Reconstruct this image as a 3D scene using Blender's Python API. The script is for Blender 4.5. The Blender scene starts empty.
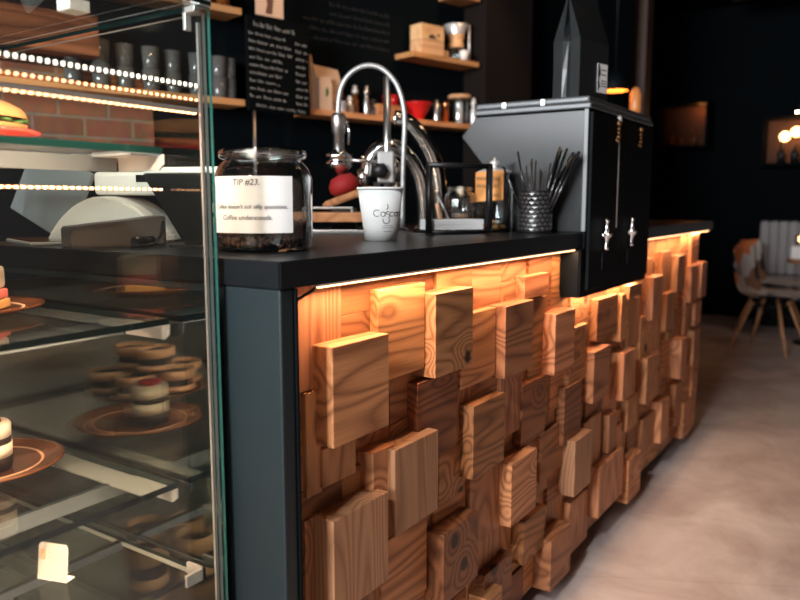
import bpy, bmesh, math, random
from mathutils import Vector, Matrix
random.seed(7)
SC = bpy.context.scene
COL = SC.collection
PI = math.pi
FZ = -0.09            # floor level; the counter top is at 1.02 (bar height 1.11 m)
T = 1.02

# ------------------------------------------------------------------ materials
def mat(name, col, rough=0.5, metal=0.0, spec=0.5, emit=None, es=0.0, coat=0.0, noise=0.0, nscale=30.0, trans=0.0, ior=1.45, bump=0.0):
    m = bpy.data.materials.new(name); m.use_nodes = True
    nt = m.node_tree; b = nt.nodes['Principled BSDF']
    b.inputs['Base Color'].default_value = (*col, 1)
    b.inputs['Roughness'].default_value = rough
    b.inputs['Metallic'].default_value = metal
    b.inputs['Specular IOR Level'].default_value = spec
    b.inputs['Coat Weight'].default_value = coat
    b.inputs['Transmission Weight'].default_value = trans
    b.inputs['IOR'].default_value = ior
    if emit:
        b.inputs['Emission Color'].default_value = (*emit, 1)
        b.inputs['Emission Strength'].default_value = es
    if noise or bump:
        tc = nt.nodes.new('ShaderNodeTexCoord'); n = nt.nodes.new('ShaderNodeTexNoise')
        n.inputs['Scale'].default_value = nscale; n.inputs['Detail'].default_value = 4
        nt.links.new(tc.outputs['Object'], n.inputs['Vector'])
        if noise:
            mx = nt.nodes.new('ShaderNodeMix'); mx.data_type = 'RGBA'
            mx.inputs['A'].default_value = (*[max(0, c*(1-noise)) for c in col], 1)
            mx.inputs['B'].default_value = (*[min(1, c*(1+noise)) for c in col], 1)
            nt.links.new(n.outputs['Fac'], mx.inputs['Factor']); nt.links.new(mx.outputs['Result'], b.inputs['Base Color'])
        if bump:
            bp = nt.nodes.new('ShaderNodeBump'); bp.inputs['Strength'].default_value = bump; bp.inputs['Distance'].default_value = 0.002
            nt.links.new(n.outputs['Fac'], bp.inputs['Height']); nt.links.new(bp.outputs['Normal'], b.inputs['Normal'])
    return m

def wood(name, light, dark, grain='h', k=17.0, stretch=.11, rough=.45, scale=7.0, knots=True):
    m = bpy.data.materials.new(name); m.use_nodes = True
    nt = m.node_tree; N = nt.nodes; L = nt.links; b = N['Principled BSDF']
    b.inputs['Roughness'].default_value = rough; b.inputs['Specular IOR Level'].default_value = .25
    def math_(op, a=None, bb=None, c=None):
        n = N.new('ShaderNodeMath'); n.operation = op
        for i, v in enumerate((a, bb, c)):
            if v is None: continue
            if isinstance(v, (int, float)): n.inputs[i].default_value = v
            else: L.new(v, n.inputs[i])
        return n.outputs[0]
    tc = N.new('ShaderNodeTexCoord'); oi = N.new('ShaderNodeObjectInfo')
    vm = N.new('ShaderNodeVectorMath'); vm.operation = 'SCALE'; vm.inputs[0].default_value = (17, 31, 23)
    L.new(oi.outputs['Random'], vm.inputs['Scale'])
    add = N.new('ShaderNodeVectorMath'); L.new(tc.outputs['Object'], add.inputs[0]); L.new(vm.outputs[0], add.inputs[1])
    mp = N.new('ShaderNodeMapping'); mp.inputs['Scale'].default_value = {'h': (1, stretch, 1), 'v': (1, 1, stretch), 'x': (stretch, 1, 1)}[grain]
    L.new(add.outputs[0], mp.inputs['Vector'])
    n1 = N.new('ShaderNodeTexNoise'); n1.inputs['Scale'].default_value = scale; n1.inputs['Detail'].default_value = 1.2; n1.inputs['Distortion'].default_value = .35
    L.new(mp.outputs[0], n1.inputs['Vector'])
    vo = N.new('ShaderNodeTexVoronoi'); vo.inputs['Scale'].default_value = 4.2; L.new(add.outputs[0], vo.inputs['Vector'])
    near = N.new('ShaderNodeMapRange'); near.interpolation_type = 'SMOOTHSTEP'
    L.new(vo.outputs['Distance'], near.inputs['Value']); near.inputs['From Min'].default_value = .05; near.inputs['From Max'].default_value = .34
    near.inputs['To Min'].default_value = 1; near.inputs['To Max'].default_value = 0
    ph = math_('MULTIPLY', n1.outputs['Fac'], k)
    if knots: ph = math_('ADD', ph, math_('MULTIPLY', near.outputs[0], 3.0))
    ring = math_('PINGPONG', ph, .5)
    ring = math_('MULTIPLY', ring, 2.0)
    ring = math_('POWER', ring, 1.6)
    mp2 = N.new('ShaderNodeMapping'); s2 = .03
    mp2.inputs['Scale'].default_value = {'h': (1, s2, 1), 'v': (1, 1, s2), 'x': (s2, 1, 1)}[grain]
    L.new(add.outputs[0], mp2.inputs['Vector'])
    n2 = N.new('ShaderNodeTexNoise'); n2.inputs['Scale'].default_value = 260; n2.inputs['Detail'].default_value = 2; L.new(mp2.outputs[0], n2.inputs['Vector'])
    fac = math_('ADD', math_('MULTIPLY', ring, .72), math_('MULTIPLY', math_('SUBTRACT', n2.outputs['Fac'], .4), .55))
    mx = N.new('ShaderNodeMix'); mx.data_type = 'RGBA'; mx.clamp_factor = True
    mx.inputs['A'].default_value = (*light, 1); mx.inputs['B'].default_value = (*dark, 1)
    L.new(fac, mx.inputs['Factor'])
    # each piece of timber has its own tone
    hs = N.new('ShaderNodeHueSaturation')
    L.new(math_('ADD', math_('MULTIPLY', math_('FRACT', math_('MULTIPLY', oi.outputs['Random'], 7.3)), .55), .66), hs.inputs['Value'])
    L.new(math_('ADD', math_('MULTIPLY', math_('FRACT', math_('MULTIPLY', oi.outputs['Random'], 13.7)), .012), .491), hs.inputs['Hue'])
    L.new(mx.outputs['Result'], hs.inputs['Color'])
    out = hs.outputs[0]
    if knots:
        kn = N.new('ShaderNodeMapRange'); kn.interpolation_type = 'SMOOTHSTEP'
        L.new(vo.outputs['Distance'], kn.inputs['Value']); kn.inputs['From Min'].default_value = .065; kn.inputs['From Max'].default_value = .105
        kn.inputs['To Min'].default_value = .93; kn.inputs['To Max'].default_value = 0
        m2 = N.new('ShaderNodeMix'); m2.data_type = 'RGBA'; m2.inputs['B'].default_value = (.012, .006, .004, 1)
        L.new(kn.outputs[0], m2.inputs['Factor']); L.new(out, m2.inputs['A']); out = m2.outputs['Result']
    L.new(out, b.inputs['Base Color'])
    bp = N.new('ShaderNodeBump'); bp.inputs['Strength'].default_value = .15; bp.inputs['Distance'].default_value = .001
    L.new(fac, bp.inputs['Height']); L.new(bp.outputs[0], b.inputs['Normal'])
    return m

def thin_glass(name, tint=(.95, .98, .97), refl=1.0, rough=0.0):
    m = bpy.data.materials.new(name); m.use_nodes = True
    nt = m.node_tree; N = nt.nodes; L = nt.links; N.remove(N['Principled BSDF'])
    t = N.new('ShaderNodeBsdfTransparent'); t.inputs[0].default_value = (*tint, 1)
    g = N.new('ShaderNodeBsdfGlossy'); g.inputs['Roughness'].default_value = rough
    lw = N.new('ShaderNodeLayerWeight'); lw.inputs['Blend'].default_value = .5
    pw = N.new('ShaderNodeMath'); pw.operation = 'POWER'; pw.inputs[1].default_value = 4.5; L.new(lw.outputs['Facing'], pw.inputs[0])
    ma = N.new('ShaderNodeMath'); ma.operation = 'MULTIPLY_ADD'; ma.inputs[1].default_value = .94; ma.inputs[2].default_value = .042; L.new(pw.outputs[0], ma.inputs[0])
    mu = N.new('ShaderNodeMath'); mu.operation = 'MULTIPLY'; mu.inputs[1].default_value = refl; mu.use_clamp = True; L.new(ma.outputs[0], mu.inputs[0])
    mx = N.new('ShaderNodeMixShader'); L.new(mu.outputs[0], mx.inputs[0]); L.new(t.outputs[0], mx.inputs[1]); L.new(g.outputs[0], mx.inputs[2])
    L.new(mx.outputs[0], N['Material Output'].inputs['Surface'])
    return m

M = {}
M['black'] = mat('black_paint', (.0025, .0038, .0048), .6, spec=.12, noise=.3, nscale=8)
M['wall_black'] = mat('black_wall_paint', (.0015, .0030, .0042), .8, spec=.06, noise=.2, nscale=5)
M['worktop'] = mat('black_worktop', (.0055, .007, .0085), .36, spec=.38, noise=.25, nscale=14)
M['panel'] = mat('painted_end_panel', (.0135, .0215, .0240), .45, spec=.35, noise=.12, nscale=5)
M['dark_metal'] = mat('dark_metal', (.02, .02, .022), .4, .6)
M['wire'] = mat('black_wire', (.012, .012, .013), .35, .3)
M['chrome'] = mat('chrome', (.92, .91, .90), .14, 1.0)
M['steel'] = mat('brushed_steel', (.55, .54, .53), .3, 1.0, noise=.08, nscale=40)
M['steel_pale'] = mat('pale_steel', (.75, .72, .70), .35, .6)
M['hose'] = mat('braided_hose', (.42, .42, .42), .42, .7, bump=.4, nscale=500)
M['rail'] = mat('rail_steel', (.12, .135, .15), .5, .8)
M['brass'] = mat('brass', (.75, .42, .16), .25, 1.0)
M['copper'] = mat('copper', (.8, .35, .15), .25, 1.0)
M['white_paper'] = mat('white_paper', (.80, .80, .79), .8, noise=.02, nscale=60)
M['cup_paper'] = mat('cup_card', (.82, .83, .83), .6)
M['ink'] = mat('ink', (.015, .015, .018), .7)
M['pine_h'] = wood('pine_along', (.56, .250, .102), (.16, .052, .019), 'h')
M['pine_v'] = wood('pine_upright', (.55, .250, .107), (.19, .066, .025), 'v', k=19)
M['pine_d'] = wood('pine_dark', (.36, .142, .055), (.085, .027, .011), 'h', k=15)
M['pine_l'] = wood('pine_pale', (.58, .295, .150), (.30, .128, .058), 'v', k=24, knots=False)
M['shelf_wood'] = wood('shelf_timber', (.62, .30, .12), (.36, .15, .05), 'h', k=9, knots=False)
M['box_wood'] = wood('box_timber', (.72, .43, .21), (.52, .27, .11), 'h', k=7, knots=False)
M['glass'] = thin_glass('clear_glass', refl=1.0)
M['jar_glass'] = thin_glass('jar_glass', (.93, .95, .95), 3.4)
M['tumbler'] = mat('pressed_glass', (.30, .29, .28), .12, spec=.9, trans=.75)
M['glass_edge'] = mat('glass_edge_green', (.0008, .011, .010), .12, spec=.8)
M['edge_painted_lit'] = mat('glass_edge_painted_lit', (.035, .16, .135), .15, spec=.8)  # lighter green paints in the light that this edge transmits
M['acrylic'] = mat('black_acrylic', (.004, .006, .007), .03, spec=.9, ior=2.3)
M['red'] = mat('red_glaze', (.62, .015, .015), .3)
M['red_plastic'] = mat('red_plate_glaze', (.75, .07, .05), .2)
M['brown_plate'] = mat('brown_glaze', (.13, .045, .018), .12, noise=.3, nscale=12)
M['choc'] = mat('chocolate', (.018, .009, .006), .6, bump=.6, nscale=80)
M['caramel'] = mat('caramel_biscuit', (.68, .38, .23), .6, noise=.2, nscale=60)
M['cream'] = mat('cream', (.82, .70, .55), .55, noise=.06, nscale=40)
M['pink'] = mat('pink_mousse', (.80, .20, .16), .5)
M['sponge'] = mat('yellow_sponge', (.75, .40, .13), .8, bump=.5, nscale=120)
M['berry'] = mat('red_berry', (.30, .005, .008), .25)
M['bread'] = mat('baked_bread', (.62, .30, .11), .65, noise=.25, nscale=18)
M['lettuce'] = mat('green_leaf', (.05, .12, .02), .6)
M['bean'] = mat('roasted_bean', (.15, .075, .048), .4, noise=.4, nscale=3)
M['orange_note'] = mat('orange_note', (.85, .36, .11), .8)
M['foil'] = mat('black_foil', (.012, .014, .015), .30, .12, spec=.6, bump=.5, nscale=14)
M['old_brass'] = mat('old_brass', (.22, .11, .045), .35, .9)
M['white_plastic'] = mat('white_plastic', (.82, .76, .71), .35)
M['tablet'] = mat('tablet_glass', (.24, .25, .26), .15, spec=.7)
M['display'] = mat('display_black', (.008, .009, .010), .2, spec=.5)
M['grey_felt'] = mat('grey_felt', (.33, .31, .31), .9, noise=.1, nscale=40)
M['beech'] = mat('beech_leg', (.60, .29, .13), .5, noise=.15, nscale=25)
M['kraft'] = mat('tan_paper', (.62, .40, .27), .8)
M['led_warm'] = mat('led_warm', (1, .8, .6), .5, emit=(1, .50, .24), es=5)
M['led_white'] = mat('led_white', (1, .9, .8), .5, emit=(1, .86, .70), es=3.5)
M['bulb'] = mat('bulb', (1, .8, .5), .5, emit=(1, .50, .18), es=9)
M['shade_in'] = mat('shade_inside', (.9, .45, .15), .5, emit=(1, .27, .035), es=1.3)
M['chalk'] = mat('chalk', (.50, .48, .45), .9)
M['chalk_dim'] = mat('old_chalk', (.045, .045, .045), .9)
M['slate'] = mat('slate', (.0025, .0028, .003), .9, spec=.05)
M['coffee'] = mat('amber_glass', (.30, .10, .02), .1, trans=.6)

# floor : worn pinkish screed in large slabs
def floor_mat():
    m = bpy.data.materials.new('screed_floor'); m.use_nodes = True
    nt = m.node_tree; N = nt.nodes; L = nt.links; b = N['Principled BSDF']
    tc = N.new('ShaderNodeTexCoord')
    n = N.new('ShaderNodeTexNoise'); n.inputs['Scale'].default_value = 2.6; n.inputs['Detail'].default_value = 7; n.inputs['Roughness'].default_value = .62; n.inputs['Distortion'].default_value = .6
    L.new(tc.outputs['Object'], n.inputs['Vector'])
    r = N.new('ShaderNodeValToRGB'); r.color_ramp.elements[0].position = .36; r.color_ramp.elements[1].position = .66
    r.color_ramp.elements[0].color = (.42, .325, .295, 1); r.color_ramp.elements[1].color = (.66, .57, .53, 1)
    L.new(n.outputs['Fac'], r.inputs[0])
    br = N.new('ShaderNodeTexBrick'); br.inputs['Scale'].default_value = 1; br.inputs['Brick Width'].default_value = 2.4; br.inputs['Row Height'].default_value = 1.5
    br.inputs['Mortar Size'].default_value = .004; br.inputs['Mortar Smooth'].default_value = .1
    br.inputs['Color1'].default_value = (1, 1, 1, 1); br.inputs['Color2'].default_value = (.97, .97, .97, 1); br.inputs['Mortar'].default_value = (.90, .88, .87, 1)
    mp = N.new('ShaderNodeMapping'); mp.inputs['Rotation'].default_value = (0, 0, math.radians(62)); L.new(tc.outputs['Object'], mp.inputs[0]); L.new(mp.outputs[0], br.inputs['Vector'])
    mx = N.new('ShaderNodeMix'); mx.data_type = 'RGBA'; mx.blend_type = 'MULTIPLY'; mx.inputs['Factor'].default_value = 1
    L.new(r.outputs[0], mx.inputs['A']); L.new(br.outputs[0], mx.inputs['B']); L.new(mx.outputs['Result'], b.inputs['Base Color'])
    b.inputs['Roughness'].default_value = .48
    return m
M['floor'] = floor_mat()

def brick_mat():
    m = bpy.data.materials.new('brickwork'); m.use_nodes = True
    nt = m.node_tree; N = nt.nodes; L = nt.links; b = N['Principled BSDF']
    tc = N.new('ShaderNodeTexCoord'); sep = N.new('ShaderNodeSeparateXYZ'); cmb = N.new('ShaderNodeCombineXYZ')
    L.new(tc.outputs['Object'], sep.inputs[0]); L.new(sep.outputs['Y'], cmb.inputs['X']); L.new(sep.outputs['Z'], cmb.inputs['Y'])
    br = N.new('ShaderNodeTexBrick'); br.inputs['Scale'].default_value = 1; br.inputs['Brick Width'].default_value = .19; br.inputs['Row Height'].default_value = .075
    br.inputs['Mortar Size'].default_value = .007; br.inputs['Mortar Smooth'].default_value = .3
    br.inputs['Color1'].default_value = (.30, .10, .045, 1); br.inputs['Color2'].default_value = (.20, .065, .03, 1); br.inputs['Mortar'].default_value = (.26, .16, .10, 1)
    L.new(cmb.outputs[0], br.inputs['Vector'])
    n = N.new('ShaderNodeTexNoise'); n.inputs['Scale'].default_value = 22; n.inputs['Detail'].default_value = 5; L.new(tc.outputs['Object'], n.inputs['Vector'])
    mx = N.new('ShaderNodeMix'); mx.data_type = 'RGBA'; mx.blend_type = 'OVERLAY'; mx.inputs['Factor'].default_value = .5
    L.new(br.outputs[0], mx.inputs['A']); L.new(n.outputs['Color'], mx.inputs['B']); L.new(mx.outputs['Result'], b.inputs['Base Color'])
    bp = N.new('ShaderNodeBump'); bp.inputs['Strength'].default_value = .6; bp.inputs['Distance'].default_value = .006; bp.invert = True
    L.new(br.outputs['Fac'], bp.inputs['Height']); L.new(bp.outputs[0], b.inputs['Normal']); b.inputs['Roughness'].default_value = .85
    return m
M['brick'] = brick_mat()

# ------------------------------------------------------------------ geometry helpers
class G:
    """collects shapes for ONE mesh"""
    def __init__(s): s.bm = bmesh.new()
    def _xf(s, vs, mx):
        if mx is not None:
            for v in vs: v.co = mx @ v.co
        return vs
    def box(s, x0, x1, y0, y1, z0, z1, bev=0, mx=None, mi=0):
        pts = [(x, y, z) for x in (x0, x1) for y in (y0, y1) for z in (z0, z1)]
        vs = [s.bm.verts.new(p) for p in pts]
        fs = [s.bm.faces.new([vs[i] for i in f]) for f in ((0, 1, 3, 2), (4, 6, 7, 5), (0, 4, 5, 1), (2, 3, 7, 6), (0, 2, 6, 4), (1, 5, 7, 3))]
        for f in fs: f.material_index = mi
        if bev:
            es = list({e for f in fs for e in f.edges})
            r = bmesh.ops.bevel(s.bm, geom=es, offset=bev, segments=2, affect='EDGES', profile=.5)
            vs = list({v for f in r['faces'] for v in f.verts} | {v for v in vs if v.is_valid})
        s._xf(vs, mx); return s
    def lathe(s, prof, c=(0, 0, 0), n=32, mx=None, a0=0, a1=2*PI, mi=0, squash=1.0):
        full = abs(a1-a0-2*PI) < 1e-6
        k = n if full else n+1
        rings = []; allv = []
        for r, z in prof:
            if r < 1e-6:
                v = s.bm.verts.new((c[0], c[1], c[2]+z)); rings.append([v]); allv.append(v)
            else:
                ring = [s.bm.verts.new((c[0]+r*math.cos(a0+(a1-a0)*i/n), c[1]+squash*r*math.sin(a0+(a1-a0)*i/n), c[2]+z)) for i in range(k)]
                rings.append(ring); allv += ring
        for A, B in zip(rings, rings[1:]):
            m_ = n if full else n
            for i in range(m_):
                j = (i+1) % k
                if len(A) == 1 and len(B) == 1: continue
                if len(A) == 1: f = [A[0], B[i], B[j]]
                elif len(B) == 1: f = [A[i], B[0], A[j]]
                else: f = [A[i], B[i], B[j], A[j]]
                try: fc = s.bm.faces.new(f); fc.material_index = mi; fc.smooth = True
                except ValueError: pass
        s._xf(allv, mx); return s
    def tube(s, pts, r, n=10, cap=True, mi=0, mx=None):
        pts = [Vector(p) for p in pts]
        rr = r if isinstance(r, (list, tuple)) else [r]*len(pts)
        rings = []; prev = None; allv = []
        for i, p in enumerate(pts):
            t = (pts[min(i+1, len(pts)-1)]-pts[max(i-1, 0)]).normalized()
            if prev is None:
                u = t.orthogonal().normalized()
            else:
                u = (prev - t*prev.dot(t))
                u = u.normalized() if u.length > 1e-6 else t.orthogonal().normalized()
            prev = u; w = t.cross(u)
            ring = [s.bm.verts.new(p+rr[i]*(math.cos(2*PI*k/n)*u+math.sin(2*PI*k/n)*w)) for k in range(n)]
            rings.append(ring); allv += ring
        for A, B in zip(rings, rings[1:]):
            for k in range(n):
                f = s.bm.faces.new([A[k], A[(k+1) % n], B[(k+1) % n], B[k]]); f.smooth = True; f.material_index = mi
        if cap:
            for rg in (rings[0][::-1], rings[-1]):
                f = s.bm.faces.new(rg); f.material_index = mi
        s._xf(allv, mx); return s
    def prism(s, poly, axis, a, b, mi=0, mx=None, bev=0):
        """poly: 2D points; extruded along axis from a to b. axis x: poly=(y,z); y: (x,z); z: (x,y)"""
        def P(p, t): return {'x': (t, p[0], p[1]), 'y': (p[0], t, p[1]), 'z': (p[0], p[1], t)}[axis]
        A = [s.bm.verts.new(P(p, a)) for p in poly]; B = [s.bm.verts.new(P(p, b)) for p in poly]
        n = len(poly); fs = []
        fs.append(s.bm.faces.new(A[::-1])); fs.append(s.bm.faces.new(B))
        for i in range(n): fs.append(s.bm.faces.new([A[i], A[(i+1) % n], B[(i+1) % n], B[i]]))
        for f in fs: f.material_index = mi
        vs = A+B
        if bev:
            es = list({e for f in fs for e in f.edges})
            r = bmesh.ops.bevel(s.bm, geom=es, offset=bev, segments=2, affect='EDGES')
            vs = list({v for f in r['faces'] for v in f.verts} | {v for v in vs if v.is_valid})
        s._xf(vs, mx); return s
    def ball(s, c, r, sub=2, sc=(1, 1, 1), mx=None, mi=0):
        m_ = Matrix.Translation(c) @ (mx or Matrix.Identity(4)) @ Matrix.Diagonal((*sc, 1))
        rr = bmesh.ops.create_icosphere(s.bm, subdivisions=sub, radius=r, matrix=m_)
        for v in rr['verts']:
            for f in v.link_faces: f.smooth = True; f.material_index = mi
        return s
    def poly(s, pts, mi=0):
        f = s.bm.faces.new([s.bm.verts.new(p) for p in pts]); f.material_index = mi; return s
    def grid(s, fn, nu, nv, mi=0, thick=0):
        vs = [[s.bm.verts.new(fn(i/nu, j/nv)) for j in range(nv+1)] for i in range(nu+1)]
        for i in range(nu):
            for j in range(nv):
                f = s.bm.faces.new([vs[i][j], vs[i+1][j], vs[i+1][j+1], vs[i][j+1]]); f.smooth = True; f.material_index = mi
        return s

def rootloc(p):
    l = Vector((0, 0, 0))
    while p is not None:
        l += p.location; p = p.parent
    return l

def obj(name, g, m, parent=None, local=False, origin=None):
    """one mesh object. Coordinates in g are world ones unless local=True."""
    me = bpy.data.meshes.new(name)
    bm = g.bm
    bmesh.ops.recalc_face_normals(bm, faces=bm.faces[:])
    o = bpy.data.objects.new(name, me); COL.objects.link(o)
    off = Vector((0, 0, 0))
    if not local:
        if parent is not None: off = rootloc(parent)
        if origin is None and parent is None:
            lo = Vector((min(v.co.x for v in bm.verts), min(v.co.y for v in bm.verts), min(v.co.z for v in bm.verts)))
            hi = Vector((max(v.co.x for v in bm.verts), max(v.co.y for v in bm.verts), max(v.co.z for v in bm.verts)))
            origin = Vector(((lo.x+hi.x)/2, (lo.y+hi.y)/2, lo.z))
    if origin is not None:
        origin = Vector(origin)
        o.location = origin-off
        for v in bm.verts: v.co -= origin
    elif off.length > 0:
        for v in bm.verts: v.co -= off
    bm.to_mesh(me); bm.free()
    for mm in (m if isinstance(m, (list, tuple)) else [m]): me.materials.append(mm)
    if parent is not None: o.parent = parent
    return o

def tag(o, label, cat, group=None):
    o['label'] = label; o['category'] = cat
    if group: o['group'] = group
    return o
def thing(name, label, cat, loc=(0, 0, 0), rotz=0.0, group=None):
    o = bpy.data.objects.new(name, None); COL.objects.link(o)
    o.empty_display_size = .05
    o.location = loc; o.rotation_euler = (0, 0, rotz)
    return tag(o, label, cat, group)
def struct(name, g, m):
    o = obj(name, g, m, origin=(0, 0, 0)); o['kind'] = 'structure'; return o
def dup(root, loc, rot=None, label=None, scale=None):
    r = root.copy(); COL.objects.link(r); r.location = loc
    if rot is not None: r.rotation_euler = rot
    if scale is not None: r.scale = scale
    if label: r['label'] = label
    for ch in list(root.children):
        c = ch.copy(); COL.objects.link(c); c.parent = r
        for gch in list(ch.children):
            d = gch.copy(); COL.objects.link(d); d.parent = c
    return r

def text_polys(txt, size, shear=0.0):
    """outline of a line of lettering as a flat triangulated list, x right, y up"""
    cu = bpy.data.curves.new('lettering', 'FONT'); cu.body = txt; cu.size = size; cu.shear = shear; cu.resolution_u = 3
    ob = bpy.data.objects.new('lettering_source', cu); COL.objects.link(ob)
    bpy.context.view_layer.update()
    me = bpy.data.meshes.new_from_object(ob.evaluated_get(bpy.context.evaluated_depsgraph_get()))
    vs = [v.co.copy() for v in me.vertices]; fs = [tuple(p.vertices) for p in me.polygons]
    bpy.data.objects.remove(ob); bpy.data.curves.remove(cu); bpy.data.meshes.remove(me)
    return vs, fs
def add_text(g, txt, size, fn, shear=0.0, center=False, mi=0):
    vs, fs = text_polys(txt, size, shear)
    if not vs: return 0
    w = max(v.x for v in vs); dx = -w/2 if center else 0
    nv = [g.bm.verts.new(fn(v.x+dx, v.y)) for v in vs]
    for f in fs:
        try: g.bm.faces.new([nv[i] for i in f]).material_index = mi
        except ValueError: pass
    return w

# the wall behind the bar runs at 15 degrees to the counter
W0 = Vector((-1.5, 1.836, 0)); WA = math.radians(15)
WD = Vector((math.sin(WA), math.cos(WA), 0)); WN = Vector((math.cos(WA), -math.sin(WA), 0))
def W(s, off, z): return W0 + WD*s + WN*off + Vector((0, 0, z))
WM = Matrix.Translation(W0) @ Matrix.Rotation(-WA, 4, 'Z')     # local x = out of the wall, y = along, z = up
WROT = -WA
# ------------------------------------------------------------------ setting
CZ = 3.1
struct('floor', G().box(-4.2, 5.0, -5.0, 9.0, FZ-.1, FZ), M['floor'])
struct('ceiling', G().box(-4.2, 5.0, -5.0, 9.0, CZ, CZ+.1), M['wall_black'])
struct('wall_far', G().box(-4.2, 5.0, 7.6, 7.8, FZ, CZ), M['wall_black'])
struct('wall_left', G().box(-4.2, -4.0, -5.0, 9.0, FZ, CZ), M['wall_black'])
struct('wall_right', G().box(4.8, 5.0, -5.0, 9.0, FZ, CZ), mat('warm_plaster', (.30, .22, .19), .9, spec=.1, noise=.1, nscale=2))
# street front with one tall window behind the photographer, plus an added reflection window
g = G(); wx0, wx1, wz0, wz1 = -1.35, .95, 1.25, 2.95
g.box(-4.0, wx0, -5.0, -4.85, FZ, 1.55); g.box(-4.0, wx0, -5.0, -4.85, 2.95, CZ); g.box(-4.0, -3.8, -5.0, -4.85, 1.55, 2.95); g.box(-1.5, wx0, -5.0, -4.85, 1.55, 2.95); g.box(wx1, 4.8, -5.0, -4.85, FZ, CZ)
g.box(wx0, wx1, -5.0, -4.85, FZ, wz0); g.box(wx0, wx1, -5.0, -4.85, wz1, CZ)
struct('wall_front', g, M['wall_black'])
g = G()
for x in (wx0, -.6, .18, wx1): g.box(x-.03, x+.03, -4.95, -4.88, wz0, wz1)
g.box(wx0, wx1, -4.95, -4.88, wz0, wz0+.05); g.box(wx0, wx1, -4.95, -4.88, wz1-.05, wz1)
struct('window_1', g, M['dark_metal'])
g = G()
for x in (-3.8, -2.65, -1.5): g.box(x-.03, x+.03, -4.95, -4.88, 1.55, 2.95)
g.box(-3.8, -1.5, -4.95, -4.88, 1.55, 1.6); g.box(-3.8, -1.5, -4.95, -4.88, 2.9, 2.95)
struct('added_reflection_window', g, M['dark_metal'])  # added window, out of view, to reflect in the dispenser side panel
# the wall behind the bar, set at an angle
g = G().box(-.40, -.145, -3.0, 2.9, FZ, CZ, mx=WM); struct('wall_back', g, M['wall_black'])
g = G().box(-.02, 0, -1.05, .85, -.17, .18)
bk = obj('wall_back_brick', g, M['brick'], local=True); bk.location = W(-1.55, -.124, 1.44); bk.rotation_euler = (0, 0, WROT); bk['kind'] = 'structure'
struct('wall_back_pillar', G().box(-.20, .02, 1.16, 1.56, FZ, CZ, mx=WM), mat('brown_pillar', (.010, .007, .006), .8, spec=.1))
struct('wall_far_pillar', G().box(-1.02, -.86, 4.9, 5.06, FZ, CZ), mat('rust_pillar', (.05, .022, .012), .6))

# ------------------------------------------------------------------ counter
Y1 = 3.14
cnt = thing('bar_counter', 'long bar counter with black end panel and front clad in stepped pine blocks', 'counter', (-.3, 1.5, FZ))
obj('end_panel', G().box(-.95, -.004, .004, .035, FZ, .975, bev=.003), M['panel'], cnt)
obj('corner_post', G().box(-.05, .0, .036, .041, FZ, .975), M['black'], cnt)
g = G().box(-.11, -.085, .036, Y1-.02, -.04, .975); g.box(-.95, -.11, Y1-.06, Y1-.02, FZ, .975); g.box(-.95, -.93, .036, Y1-.03, FZ, .975)
obj('carcass', g, M['black'], cnt)
obj('kick_plate', G().box(-.14, -.112, .036, Y1-.03, FZ, -.02), M['black'], cnt)

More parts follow.
